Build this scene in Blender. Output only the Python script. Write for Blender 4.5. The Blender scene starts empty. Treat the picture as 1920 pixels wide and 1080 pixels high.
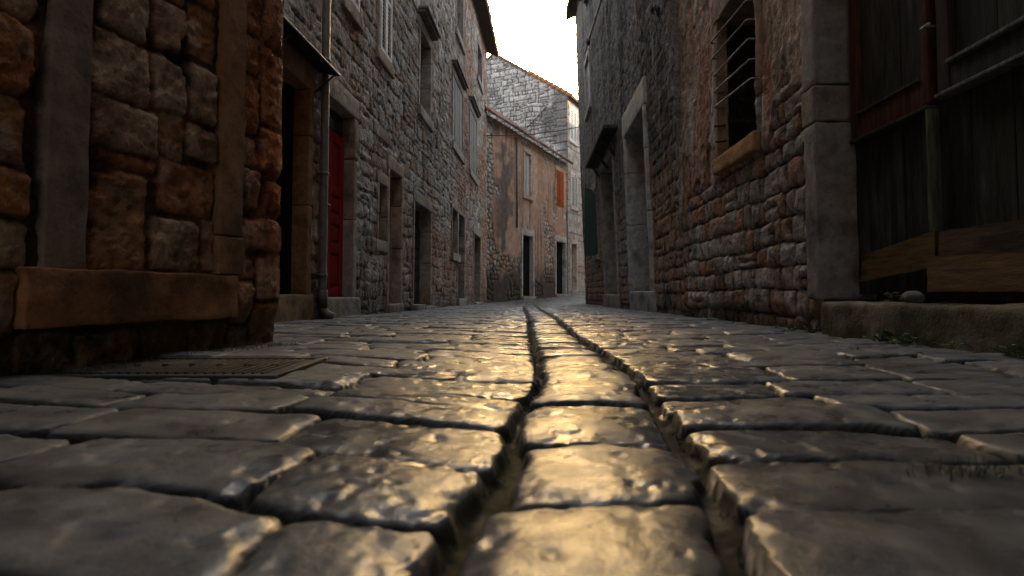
import bpy, math, random
import numpy as np

random.seed(7)
RNG = np.random.default_rng(7)
scene = bpy.context.scene
COL = scene.collection
rad = math.radians

# ------------------------------------------------------------------ camera model
F = 1050.0                      # focal length in pixels of a 1920 wide frame
TILT = rad(2.4)
CAM = (0.0, 0.0, 0.28)
HOR = 550.0
PY0 = HOR - F * math.tan(TILT)


def ray(px, py):
    a = (px - 960.0) / F
    b = (PY0 - py) / F
    return (a, math.cos(TILT) - b * math.sin(TILT), math.sin(TILT) + b * math.cos(TILT))


def on_ground(px, py, z=0.0):
    r = ray(px, py)
    k = (z - CAM[2]) / r[2]
    return (r[0] * k, r[1] * k)


class Wall:
    """vertical plane through two plan points; n points to the street"""
    def __init__(self, p0, p1, side):
        self.p0 = np.array(p0, float)
        d = np.array(p1, float) - self.p0
        self.L = float(np.hypot(*d))
        self.t = d / self.L
        n = np.array([-self.t[1], self.t[0]])
        self.n = n * side
        self.lean = 0.0

    def hit(self, px, py, off=0.0):
        z = 0.0
        for _ in range(4 if self.lean else 1):
            s, z = self._hit(px, py, off + self.lean * z)
        return s, z

    def _hit(self, px, py, off):
        r = ray(px, py)
        o = self.p0 + self.n * off
        # solve k*r = o + s*t
        det = r[0] * -self.t[1] + r[1] * self.t[0]
        k = (o[0] * -self.t[1] + o[1] * self.t[0]) / det
        x, y, z = r[0] * k, r[1] * k, CAM[2] + r[2] * k
        s = (x - o[0]) * self.t[0] + (y - o[1]) * self.t[1]
        return s, z

    def s_at(self, px, py=400, off=0.0):
        return self.hit(px, py, off)[0]

    def s_of_y(self, y):
        return (y - self.p0[1]) / self.t[1]

    def pts(self, s, o, z):
        s, o, z = np.broadcast_arrays(np.asarray(s, float), np.asarray(o, float), np.asarray(z, float))
        o = o + self.lean * z
        return np.stack([self.p0[0] + self.t[0] * s + self.n[0] * o,
                         self.p0[1] + self.t[1] * s + self.n[1] * o, z], -1)


# ------------------------------------------------------------------ numpy noise
def _h(ix, iy, iz, seed):
    h = (ix.astype(np.int64) * 374761393 + iy.astype(np.int64) * 668265263 + iz * 1274126177 + seed * 982451653) & 0xFFFFFFFF
    h = ((h ^ (h >> 13)) * 1274126177) & 0xFFFFFFFF
    h = ((h ^ (h >> 15)) * 2246822519) & 0xFFFFFFFF
    return ((h ^ (h >> 16)) & 0xFFFFFF) / float(0xFFFFFF)


def vn(x, y, seed=0):
    x = np.asarray(x, float); y = np.asarray(y, float)
    ix = np.floor(x); iy = np.floor(y)
    fx = x - ix; fy = y - iy
    fx = fx * fx * fx * (fx * (fx * 6 - 15) + 10); fy = fy * fy * fy * (fy * (fy * 6 - 15) + 10)
    a = _h(ix, iy, 0, seed); b = _h(ix + 1, iy, 0, seed)
    c = _h(ix, iy + 1, 0, seed); d = _h(ix + 1, iy + 1, 0, seed)
    return (a + (b - a) * fx) * (1 - fy) + (c + (d - c) * fx) * fy


def fbm(x, y, seed=0, oc=4, g=0.5):
    t = 0; a = 1.0; n = 0
    for i in range(oc):
        t = t + a * vn(x, y, seed + i * 17)
        n += a; a *= g
        x = x * 2.03 + 5.1; y = y * 2.03 + 1.7
    return t / n - 0.5


def vn3(p, seed=0):
    x, y, z = p[..., 0], p[..., 1], p[..., 2]
    iz = np.floor(z); f = z - iz; f = f * f * (3 - 2 * f)
    r = []
    for k in (0, 1):
        zz = (iz + k).astype(np.int64)
        r.append(vn(x + (zz % 97) * 13.37, y + (zz % 89) * 7.91, seed))
    return r[0] * (1 - f) + r[1] * f


def fbm3(p, seed=0, oc=3):
    t = 0; a = 1.0; n = 0
    for i in range(oc):
        t = t + a * vn3(p, seed + i * 31); n += a; a *= 0.5
        p = p * 2.07 + 3.3
    return t / n - 0.5


def sm(a, b, x):
    t = np.clip((x - a) / (b - a), 0, 1)
    return t * t * (3 - 2 * t)


def mixc(c0, c1, f):
    f = np.asarray(f)[..., None]
    return c0 * (1 - f) + np.asarray(c1, float) * f


def full(shape, c):
    return np.broadcast_to(np.asarray(c, float), shape + (3,)).copy()


def cells(x, y, cw, ch, seed, jit=0.32, drop=0.18, p=3.0):
    """masonry-like cellular pattern: brick-offset jittered seeds. -> edge distance (m), three per-stone randoms, dx, dy"""
    gx = x / cw; gy = y / ch
    iy0 = np.floor(gy)
    F1 = np.full(x.shape, 1e9); F2 = np.full(x.shape, 1e9)
    r1 = np.zeros(x.shape); r2 = np.zeros(x.shape); r3 = np.zeros(x.shape)
    dx1 = np.zeros(x.shape); dy1 = np.zeros(x.shape)
    for j in (-1, 0, 1):
        cy = iy0 + j
        off = np.where(np.mod(cy, 2) > 0.5, 0.5, 0.0) + 0.5 * _h(cy, cy * 0, 0, seed + 77)
        ix0 = np.floor(gx - off)
        for i in (-2, -1, 0, 1, 2):
            cx = ix0 + i
            rr = _h(cx, cy, 1, seed); ra = _h(cx, cy, 2, seed); rb = _h(cx, cy, 3, seed)
            sx = (cx + off + 0.5 + (ra - 0.5) * 2 * jit) * cw
            sy = (cy + 0.5 + (rb - 0.5) * 2 * jit * 0.75) * ch
            ddx = x - sx; ddy = y - sy
            D = (np.abs(ddx) ** p + np.abs(ddy * cw / ch * 0.94) ** p) ** (1 / p)
            D = np.where(rr < drop, 1e6, D)
            near = D < F1
            F2 = np.where(near, F1, np.minimum(F2, D))
            r1 = np.where(near, rr, r1); r2 = np.where(near, ra, r2); r3 = np.where(near, rb, r3)
            dx1 = np.where(near, ddx, dx1); dy1 = np.where(near, ddy, dy1)
            F1 = np.where(near, D, F1)
    return (F2 - F1) * 0.5, np.mod(r1 * 7.13, 1), r2, r3, dx1, dy1


_CT = {}


def courses(x, y, hr, wr, seed, split=.28, rr=.03):
    """squared rubble in wavering courses; -> edge distance, three per-stone randoms, dx, dy"""
    if (seed, hr, wr) not in _CT:
        g = np.random.default_rng(seed)
        b = [-1.5]
        while b[-1] < 16: b.append(b[-1] + g.uniform(*hr))
        b = np.array(b); nw = int(26 / (.5 * (wr[0] + wr[1]))) + 30
        J = np.cumsum(g.uniform(wr[0], wr[1], (len(b) + 1, nw)) * g.choice([1, 1, 1, .6, 1.35], (len(b) + 1, nw)), 1) - 2.0
        _CT[(seed, hr, wr)] = (b, J)
    b, J = _CT[(seed, hr, wr)]
    i = np.clip(np.searchsorted(b, y.ravel()), 1, len(b) - 1)
    xf = x.ravel(); yf = y.ravel()
    j = np.zeros(len(xf), int)
    for r in np.unique(i):
        m = i == r
        j[m] = np.clip(np.searchsorted(J[r], xf[m]), 1, J.shape[1] - 1)
    x0 = J[i, j - 1]; x1 = J[i, j]; y0 = b[i - 1]; y1 = b[i]
    # ragged bed joints: every stone has its own bed
    ha = _h(i, j, 4, seed); hb = _h(i, j, 5, seed); k = np.zeros(len(xf), int)
    ym = y0 + (y1 - y0) * (.35 + .3 * hb); xm = x0 + (x1 - x0) * (.35 + .3 * hb)
    sp = (ha < split) & (y1 - y0 > hr[0] * 1.25)
    up = sp & (yf > ym)
    y0 = np.where(up, ym, y0); y1 = np.where(sp & ~up, ym, y1); k = k + up
    sv = (~sp) & (ha < split * 1.7) & (x1 - x0 > wr[0] * 1.5)
    ri = sv & (xf > xm)
    x0 = np.where(ri, xm, x0); x1 = np.where(sv & ~ri, xm, x1); k = k + 2 * ri
    ex = np.minimum(xf - x0, x1 - xf); ey = np.minimum(yf - y0, y1 - yf)
    r_ = rr
    qx = r_ - ex; qy = r_ - ey
    sd = np.hypot(np.maximum(qx, 0), np.maximum(qy, 0)) + np.minimum(np.maximum(qx, qy), 0) - r_
    sh = x.shape
    return (-sd).reshape(sh), _h(i, j, 10 + k, seed).reshape(sh), _h(i, j, 20 + k, seed).reshape(sh), _h(i, j, 30 + k, seed).reshape(sh), \
        (xf - .5 * (x0 + x1)).reshape(sh), (yf - .5 * (y0 + y1)).reshape(sh)


# ------------------------------------------------------------------ materials
def mat(name, base=None, rough=0.85, bump=((40, 0.4, 0.01),), var=0.5, vscale=7.0, attr=True, spec=0.5,
        rough_attr=False, pits=0.0, metal=0.0, grain=None, rvar=0.0):
    m = bpy.data.materials.new(name)
    m.use_nodes = True
    nt = m.node_tree; N = nt.nodes; Lk = nt.links
    b = N['Principled BSDF']
    b.inputs['Roughness'].default_value = rough
    b.inputs['Metallic'].default_value = metal
    b.inputs['Specular IOR Level'].default_value = spec
    geo = N.new('ShaderNodeNewGeometry')
    pos = geo.outputs['Position']
    if grain:
        mp = N.new('ShaderNodeMapping'); mp.inputs['Scale'].default_value = grain
        Lk.new(pos, mp.inputs['Vector']); pos = mp.outputs['Vector']
    if attr:
        a = N.new('ShaderNodeAttribute'); a.attribute_name = 'Col'
        colour = a.outputs['Color']
    else:
        c = N.new('ShaderNodeRGB'); c.outputs[0].default_value = (*base, 1)
        colour = c.outputs[0]
    n1 = N.new('ShaderNodeTexNoise'); n1.inputs['Scale'].default_value = vscale
    n1.inputs['Detail'].default_value = 9; n1.inputs['Roughness'].default_value = 0.68
    Lk.new(pos, n1.inputs['Vector'])
    mr = N.new('ShaderNodeMapRange')
    mr.inputs['From Min'].default_value = 0.3; mr.inputs['From Max'].default_value = 0.7
    mr.inputs['To Min'].default_value = 1 - var; mr.inputs['To Max'].default_value = 1 + var
    Lk.new(n1.outputs['Fac'], mr.inputs['Value'])
    mul = N.new('ShaderNodeMix'); mul.data_type = 'RGBA'; mul.blend_type = 'MULTIPLY'
    mul.inputs[0].default_value = 1.0
    Lk.new(colour, mul.inputs[6]); Lk.new(mr.outputs[0], mul.inputs[7])
    out = mul.outputs[2]
    hin = None
    if pits > 0:
        v = N.new('ShaderNodeTexNoise'); v.inputs['Scale'].default_value = 34; v.inputs['Detail'].default_value = 3
        Lk.new(pos, v.inputs['Vector'])
        pr = N.new('ShaderNodeMapRange'); pr.inputs['From Min'].default_value = 0.30; pr.inputs['From Max'].default_value = 0.40
        Lk.new(v.outputs['Fac'], pr.inputs['Value'])
        pm = N.new('ShaderNodeMapRange'); pm.inputs['To Min'].default_value = 1 - pits
        Lk.new(pr.outputs[0], pm.inputs['Value'])
        m2 = N.new('ShaderNodeMix'); m2.data_type = 'RGBA'; m2.blend_type = 'MULTIPLY'; m2.inputs[0].default_value = 1
        Lk.new(out, m2.inputs[6]); Lk.new(pm.outputs[0], m2.inputs[7]); out = m2.outputs[2]
    Lk.new(out, b.inputs['Base Color'])
    prev = None
    for (sc, st, di) in bump:
        nn = N.new('ShaderNodeTexNoise'); nn.inputs['Scale'].default_value = sc
        nn.inputs['Detail'].default_value = 6; nn.inputs['Roughness'].default_value = 0.62
        Lk.new(pos, nn.inputs['Vector'])
        bp = N.new('ShaderNodeBump'); bp.inputs['Strength'].default_value = st; bp.inputs['Distance'].default_value = di
        Lk.new(nn.outputs['Fac'], bp.inputs['Height'])
        if prev: Lk.new(prev, bp.inputs['Normal'])
        prev = bp.outputs['Normal']
    if prev: Lk.new(prev, b.inputs['Normal'])
    if rough_attr:
        ra = N.new('ShaderNodeAttribute'); ra.attribute_name = 'Rgh'
        nr = N.new('ShaderNodeTexNoise'); nr.inputs['Scale'].default_value = 13; nr.inputs['Detail'].default_value = 7
        Lk.new(geo.outputs['Position'], nr.inputs['Vector'])
        mm = N.new('ShaderNodeMapRange'); mm.inputs['From Min'].default_value = 0.3; mm.inputs['From Max'].default_value = 0.7
        mm.inputs['To Min'].default_value = -rvar; mm.inputs['To Max'].default_value = rvar
        Lk.new(nr.outputs['Fac'], mm.inputs['Value'])
        ad = N.new('ShaderNodeMath'); ad.operation = 'ADD'; ad.use_clamp = True
        Lk.new(ra.outputs['Fac'], ad.inputs[0]); Lk.new(mm.outputs[0], ad.inputs[1])
        Lk.new(ad.outputs[0], b.inputs['Roughness'])
    return m


M = {}
M['wall'] = mat('rubble_stone', bump=((18, 0.9, 0.045), (75, 0.7, 0.012)), var=0.6, vscale=11, pits=0.22, rough=0.9, spec=0.3)
M['cut'] = mat('cut_stone', bump=((16, 0.6, 0.02), (80, 0.7, 0.007)), var=0.42, vscale=9, pits=0.25, rough=0.85, spec=0.3)
M['plaster'] = mat('old_plaster', bump=((9, 0.4, 0.02), (60, 0.5, 0.006)), var=0.4, vscale=4, rough=0.92, spec=0.25)
M['paving'] = mat('paving_stone', bump=((55, 0.42, 0.005), (230, 0.4, 0.0016)), var=0.42, vscale=16, spec=0.55, rough_attr=True, rvar=0.2)
M['tile'] = mat('clay_tile', bump=((60, 0.4, 0.006),), var=0.45, vscale=8, rough=0.9)
M['wood'] = mat('weathered_wood', bump=((30, 0.6, 0.008),), var=0.8, vscale=6, rough=0.75, grain=(6, 6, 0.7), spec=0.3)
M['dark_wood'] = mat('dull_wood', bump=((30, 0.5, 0.006),), var=0.6, vscale=6, rough=0.95, grain=(6, 6, 0.7), spec=0.05)  # wood with almost no shine, for black doors and far shutters
M['wood_flat'] = mat('weathered_board', bump=((30, 0.5, 0.006),), var=0.55, vscale=6, rough=0.8, grain=(5, 0.8, 9), spec=0.3)
M['paint'] = mat('worn_paint', bump=((70, 0.2, 0.003),), var=0.25, vscale=14, rough=0.68, grain=(3, 3, 0.8), spec=0.3)
M['iron'] = mat('rusty_iron', bump=((80, 0.4, 0.003),), var=0.5, vscale=25, rough=0.62, metal=0.3)
M['zinc'] = mat('zinc_sheet', bump=((60, 0.15, 0.002),), var=0.3, vscale=12, rough=0.42, metal=0.25)
M['leaf'] = mat('weed_leaf', bump=((60, 0.2, 0.003),), var=0.4, vscale=20, rough=0.6)
M['soil'] = mat('earth', bump=((20, 0.5, 0.02),), var=0.4, vscale=3, rough=0.95)
M['glass'] = mat('dark_glass', bump=(), var=0.1, vscale=3, rough=0.12, spec=0.6)


# ------------------------------------------------------------------ mesh builder
class MB:
    def __init__(self):
        self.v = []; self.f = []; self.c = []; self.n = 0

    def add(self, v, f, c):
        v = np.asarray(v, float).reshape(-1, 3)
        c = np.broadcast_to(np.asarray(c, float), v.shape) if np.ndim(c) == 1 else np.asarray(c, float).reshape(-1, 3)
        f = np.asarray(f, int).reshape(-1, 4)
        self.v.append(v); self.c.append(c); self.f.append(f + self.n); self.n += len(v)
        return self

    def grid(self, P, c, keep=None, flip=False):
        a, b = P.shape[:2]
        idx = np.arange(a * b).reshape(a, b)
        q = np.stack([idx[:-1, :-1], idx[1:, :-1], idx[1:, 1:], idx[:-1, 1:]], -1)
        if flip: q = q[..., ::-1]
        q = q.reshape(-1, 4) if keep is None else q[keep]
        return self.add(P.reshape(-1, 3), q, np.asarray(c, float).reshape(-1, 3) if np.ndim(c) > 1 else c)

    def box(self, W, s0, s1, o0, o1, z0, z1, c, r=0.01, cell=0.06, amp=0.0, seed=0, cfn=None, taper=0.0, xform=None):
        """rounded, slightly uneven box in a wall frame (or world axes when W is None)"""
        lo = np.array([min(s0, s1), min(o0, o1), min(z0, z1)], float)
        hi = np.array([max(s0, s1), max(o0, o1), max(z0, z1)], float)
        r = min(r, 0.45 * (hi - lo).min())
        for ax in range(3):
            u, w = [(1, 2), (2, 0), (0, 1)][ax]

            def line(k):
                n = int(np.clip(round((hi[k] - lo[k]) / cell), 1, 60))
                inner = np.linspace(lo[k] + r, hi[k] - r, n + 1)
                return np.concatenate([[lo[k], lo[k] + r * 0.4], inner, [hi[k] - r * 0.4, hi[k]]])
            A, B = np.meshgrid(line(u), line(w), indexing='ij')
            for sgn in (0, 1):
                Pp = np.zeros(A.shape + (3,))
                Pp[..., u] = A; Pp[..., w] = B; Pp[..., ax] = hi[ax] if sgn else lo[ax]
                Q = np.clip(Pp, lo + r, hi - r)
                D = Pp - Q
                Ln = np.linalg.norm(D, axis=-1, keepdims=True); Ln[Ln == 0] = 1
                N_ = D / Ln
                Pp = Q + N_ * r
                wp = Pp.copy()
                if W is not None:
                    wp = W.pts(Pp[..., 0], Pp[..., 1], Pp[..., 2])
                if amp > 0:
                    dd = amp * (2.0 * fbm3(wp * 5 + seed * 3.1, seed, 3) + 0.9 * fbm3(wp * 22 + seed, seed + 9, 2))
                    Pp = Pp + N_ * dd[..., None]
                    wp = W.pts(Pp[..., 0], Pp[..., 1], Pp[..., 2]) if W is not None else Pp
                if xform is not None: wp = xform(wp)
                cc = np.asarray(c, float)
                colour = cfn(wp, cc) if cfn else np.broadcast_to(cc, wp.shape)
                fl = (sgn == 0)
                if W is not None and np.cross(np.append(W.t, 0), np.append(W.n, 0))[2] < 0: fl = not fl
                self.grid(wp, colour, flip=fl)
        return self

    def tube(self, pts, r, c, k=10, closed=True):
        pts = np.asarray(pts, float); n = len(pts)
        r = np.broadcast_to(np.asarray(r, float), (n,))
        T = np.gradient(pts, axis=0); T /= np.linalg.norm(T, axis=1, keepdims=True)
        up = np.array([0.123, 0.2, 0.97]); up /= np.linalg.norm(up)
        rings = []
        for i in range(n):
            a = np.cross(T[i], up)
            if np.linalg.norm(a) < 0.2: a = np.cross(T[i], [1, 0.1, 0])
            a /= np.linalg.norm(a); b = np.cross(T[i], a)
            th = np.linspace(0, 2 * np.pi, k + 1)
            rings.append(pts[i] + r[i] * (np.cos(th)[:, None] * a + np.sin(th)[:, None] * b))
        R = np.array(rings)
        if closed:
            R = np.concatenate([np.repeat(pts[:1, None], k + 1, 1), R, np.repeat(pts[-1:, None], k + 1, 1)], 0)
        return self.grid(R, c)

    def build(self, name, material, parent=None, origin=None, smooth=True, rgh=None):
        if origin is None:
            origin = ORIGIN.get(parent.name) if parent is not None else (0, 0, 0)
        v = np.concatenate(self.v) - np.asarray(origin, float)
        f = np.concatenate(self.f); c = np.concatenate(self.c)
        me = bpy.data.meshes.new(name)
        me.vertices.add(len(v)); me.vertices.foreach_set('co', v.astype(np.float32).ravel())
        me.loops.add(f.size); me.loops.foreach_set('vertex_index', f.astype(np.int32).ravel())
        me.polygons.add(len(f))
        me.polygons.foreach_set('loop_start', np.arange(0, f.size, 4, dtype=np.int32))
        me.polygons.foreach_set('use_smooth', np.full(len(f), smooth, dtype=bool))
        me.update(calc_edges=True); me.validate()
        at = me.color_attributes.new('Col', 'FLOAT_COLOR', 'POINT')
        if len(me.vertices) == len(c):
            at.data.foreach_set('color', np.concatenate([np.clip(c, 0, 1), np.ones((len(c), 1))], 1).astype(np.float32).ravel())
        if rgh is not None:
            ra = me.attributes.new('Rgh', 'FLOAT', 'POINT'); ra.data.foreach_set('value', rgh.astype(np.float32).ravel())
        me.materials.append(material)
        o = bpy.data.objects.new(name, me); COL.objects.link(o)
        if parent is not None:
            o.parent = parent; ORIGIN[o.name] = origin
        else:
            o.location = origin; ORIGIN[o.name] = origin
        return o


ORIGIN = {}


def tag(o, label, cat, group=None, kind=None):
    o['label'] = label; o['category'] = cat
    if group: o['group'] = group
    if kind: o['kind'] = kind
    return o


def thing(name, label, cat, loc, group=None):
    o = bpy.data.objects.new(name, None); COL.objects.link(o)
    o.location = loc; o.empty_display_size = 0.3
    ORIGIN[o.name] = tuple(loc)
    return tag(o, label, cat, group)


# ------------------------------------------------------------------ ground
GY = [-14, 0, 2.2, 3.7, 7.9, 12, 17.5, 21.5, 24, 28, 34, 50]
GZ = [0.02, 0.0, 0.0, -0.01, -0.025, -0.05, -0.09, -0.12, -0.05, 0.08, 0.25, 0.6]
CY = [-14, .3, .6, .75, .98, 1.38, 1.8, 2.34, 4.35, 6.5, 13.8, 22, 28, 50]
CX = [-.6, .055, .09, .12, .155, .2, .245, .265, .29, .36, .435, .62, 1.9, 9]


def ground_z(x, y):
    xc = np.interp(y, CY, CX)
    side = np.clip(np.abs(x - xc) - 0.2, 0, 2.2)
    return np.interp(y, GY, GZ) + 0.018 * side * sm(9, 2, y) * 1.0 - 0.01 * np.exp(-((x - xc) / 0.35) ** 2) + 0.02 * fbm(x * 0.9, y * 0.9, 3, 2)


def gz(x, y):
    return float(ground_z(np.array([x]), np.array([y]))[0])


def row_table(first, y_end, lo, hi, rng):
    b = list(first)
    while b[-1] < y_end: b.append(b[-1] + rng.uniform(lo, hi))
    while b[0] > -14: b.insert(0, b[0] - rng.uniform(lo, hi))
    return np.array(b)


RB = {
    'c': row_table([.40, .765, 1.045, 1.40, 1.50, 1.80, 2.02, 2.26], 50, .2, .36, RNG),
    'l': row_table([.47, .665, .90, 1.13, 1.30, 1.48, 1.72, 1.9], 50, .15, .26, RNG),
    'r': row_table([.45, .715, .93, 1.12, 1.30, 1.46, 1.68, 1.95], 50, .15, .27, RNG),
}
JW = {}
for k in 'lr':
    n = len(RB[k]) + 1
    J = np.zeros((n, 40))
    for i in range(n):
        x = RNG.uniform(.25, .55)
        for j in range(40):
            J[i, j] = x; x += RNG.choice([RNG.uniform(.26, .42), RNG.uniform(.38, .62)])
    JW[k] = J
for i, yb in enumerate(RB['l']):
    if abs(yb - .665) < 1e-6: JW['l'][i + 1, :4] = [.30, .74, 1.15, 1.6]
    if abs(yb - .90) < 1e-6: JW['l'][i + 1, :4] = [.42, .86, 1.3, 1.62]
    if abs(yb - .47) < 1e-6: JW['l'][i + 1, :4] = [.20, .62, 1.1, 1.5]
for i, yb in enumerate(RB['r']):
    if abs(yb - .715) < 1e-6: JW['r'][i + 1, :4] = [.62, 1.2, 1.6, 2.0]
    if abs(yb - .45) < 1e-6: JW['r'][i + 1, :4] = [.7, 1.1, 1.5, 1.9]
    if abs(yb - .93) < 1e-6: JW['r'][i + 1, :4] = [.50, 1.0, 1.4, 1.9]


def street_cell(x, y):
    xc = np.interp(y, CY, CX)
    wx = 0.035 * fbm(x * 3.1, y * 3.1, 11, 3) + 0.02 * fbm(x * 11, y * 11, 12, 2)
    wy = 0.075 * fbm(x * 2.3, y * 2.3, 13, 3) + 0.02 * fbm(x * 10, y * 10, 14, 2)
    u = x - xc + wx * 1.1
    hw = 0.155 + 0.012 * fbm(y * 2.2, y * 0, 15, 2)
    E = np.zeros(x.shape); r1 = np.zeros(x.shape); r2 = np.zeros(x.shape); r3 = np.zeros(x.shape)
    lx = np.zeros(x.shape); ly = np.zeros(x.shape); gut = np.zeros(x.shape)
    for k, mk in (('c', np.abs(u) < hw), ('l', u <= -hw), ('r', u >= hw)):
        uu = u[mk]; yy = y[mk] + wy[mk] * (0.5 if k == 'c' else 1.0); h = hw[mk]
        if k == 'l': yy = yy - 0.13 * (uu + h) * -1.0
        if k == 'r': yy = yy + 0.06 * (uu - h) * np.sin(y[mk] * 1.7)
        b = RB[k]
        i = np.clip(np.searchsorted(b, yy), 1, len(b) - 1)
        ey = np.minimum(yy - b[i - 1], b[i] - yy)
        cy = yy - 0.5 * (b[i - 1] + b[i])
        if k == 'c':
            ex = h - np.abs(uu) - 0.012; j = i * 0; cx = uu; g = ex
        else:
            v = np.abs(uu) - h
            J = JW[k][i]
            j = (J < v[:, None]).sum(1)
            j = np.clip(j, 0, 39)
            right = J[np.arange(len(j)), j]
            left = np.where(j > 0, J[np.arange(len(j)), np.maximum(j - 1, 0)], 0.0)
            ex = np.minimum(v - left - np.where(j == 0, 0.012, 0.0), right - v); cx = v - 0.5 * (left + right); g = v
        rr = 0.035
        qx = rr - ex; qy = rr - ey
        sd = np.hypot(np.maximum(qx, 0), np.maximum(qy, 0)) + np.minimum(np.maximum(qx, qy), 0) - rr
        E[mk] = -sd
        kk = {'c': 1, 'l': 2, 'r': 3}[k]
        r1[mk] = _h(i, j, kk, 21); r2[mk] = _h(i, j, kk, 22); r3[mk] = _h(i, j, kk, 23)
        lx[mk] = cx; ly[mk] = cy; gut[mk] = g
    return E, r1, r2, r3, lx, ly, gut


COVER = (-1.05, 1.86)


def street_patch(mb, rghs, x0, x1, dx, y0, y1, dy):
    xs = np.arange(x0, x1 + dx * .5, dx); ys = np.arange(y0, y1 + dy * 1.5, dy)
    X, Y = np.meshgrid(xs, ys, indexing='ij')
    E, r1, r2, r3, lx, ly, gut = street_cell(X, Y)
    chip = 0.013 * fbm(X * 26, Y * 26, 31, 3) + 0.020 * fbm(X * 8, Y * 8, 32, 3)
    e = E - 0.003 + chip * (0.6 + r3) - 0.004 * (r2 > .6)
    base = ground_z(X, Y)
    edge = sm(-0.005, 0.003, e); cedge = sm(-0.001, 0.008, e)  # joint soil colour spreads onto stone rims: dirt plus painted shade on the sides
    dome = .65 * (1 - np.exp(-np.clip(e, 0, 1) / 0.008)) + .35 * (1 - np.exp(-np.clip(e, 0, 1) / 0.03))
    worn = fbm(X * 6, Y * 6, 33, 4)
    h = edge * (0.012 + 0.007 * dome * (0.6 + .8 * r1) + (r1 - .5) * 0.010 + (r2 - .5) * 0.035 * lx + (r3 - .5) * 0.05 * ly
                + 0.007 * worn + 0.0025 * fbm(X * 34, Y * 34, 34, 4) - 0.003 * sm(.17, .27, fbm(X * 22, Y * 22, 41, 3))) - (.006 + .014 * sm(.03, .0, gut)) * (1 - edge) + .006 * (1 - edge) * fbm(X * 70, Y * 70, 43, 2)
    h = h + (1 - edge) * 0.006 * fbm(X * 40, Y * 40, 35, 2)
    broken = sm(.12, .3, fbm(X * 3.7, Y * 3.7, 36, 2)) * sm(.055, .01, e) * edge
    h -= 0.012 * broken * (0.5 + fbm(X * 50, Y * 50, 37, 2))
    mid = np.abs(X - np.interp(Y, CY, CX)) < .17
    h = h - edge * mid * (.42 * (lx - .03 * (r2 - .3)) ** 2 + .16 * ly ** 2)
    inc = (np.abs(X - COVER[0]) < .37) & (np.abs(Y - COVER[1]) < .24)
    h = np.where(inc, -.03, h)
    Z = base + h
    col = full(X.shape, (.118, .127, .140))
    col *= (0.72 + 0.55 * r1)[..., None]
    col = mixc(col, (.13, .122, .112), 0.35 * sm(.6, .9, r2))
    col = mixc(col, (.055, .05, .046), 0.55 * sm(.02, .25, fbm(X * 9, Y * 9, 38, 4)))
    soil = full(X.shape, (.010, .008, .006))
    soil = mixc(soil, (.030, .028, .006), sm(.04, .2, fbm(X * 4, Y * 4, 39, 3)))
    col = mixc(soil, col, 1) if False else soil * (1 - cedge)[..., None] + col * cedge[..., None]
    dirt = sm(1.2, 2.0, np.abs(X - np.interp(Y, CY, CX)) + 0.4 * fbm(X * 2, Y * 2, 40, 2))
    col = mixc(col, (.12, .108, .094), 0.4 * dirt * edge)
    rg = 0.95 * (1 - cedge) + cedge * (0.21 + 0.12 * r3 + 0.20 * sm(.18, .9, np.abs(X - np.interp(Y, CY, CX))) + 0.2 * dirt + 0.4 * np.clip(worn, -.1, .5))
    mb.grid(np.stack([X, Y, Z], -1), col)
    rghs.append(rg.ravel())


mb = MB(); rg = []
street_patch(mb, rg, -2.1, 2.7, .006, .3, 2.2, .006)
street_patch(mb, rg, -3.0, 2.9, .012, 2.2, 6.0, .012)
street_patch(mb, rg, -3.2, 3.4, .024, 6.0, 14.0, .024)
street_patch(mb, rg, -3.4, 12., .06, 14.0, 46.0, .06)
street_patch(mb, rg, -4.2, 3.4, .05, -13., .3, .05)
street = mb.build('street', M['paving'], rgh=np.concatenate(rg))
street['kind'] = 'structure'; street['label'] = 'worn grey cobbled lane with a strip of stones down its middle'
mb = MB()
xs = np.linspace(-300, 300, 25)
X, Y = np.meshgrid(xs, xs, indexing='ij')
mb.grid(np.stack([X, Y, X * 0 - 0.75], -1), (.1, .08, .06))
g = mb.build('ground', M['soil']); g['kind'] = 'structure'


# ------------------------------------------------------------------ walls
def axis(*segs):
    """piecewise spacing: (start, end, step) ..."""
    out = []
    for a, b, d in segs:
        n = max(1, int(round((b - a) / d)))
        out += list(np.linspace(a, b, n, endpoint=False))
    out.append(segs[-1][1])
    return np.array(out)


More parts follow.
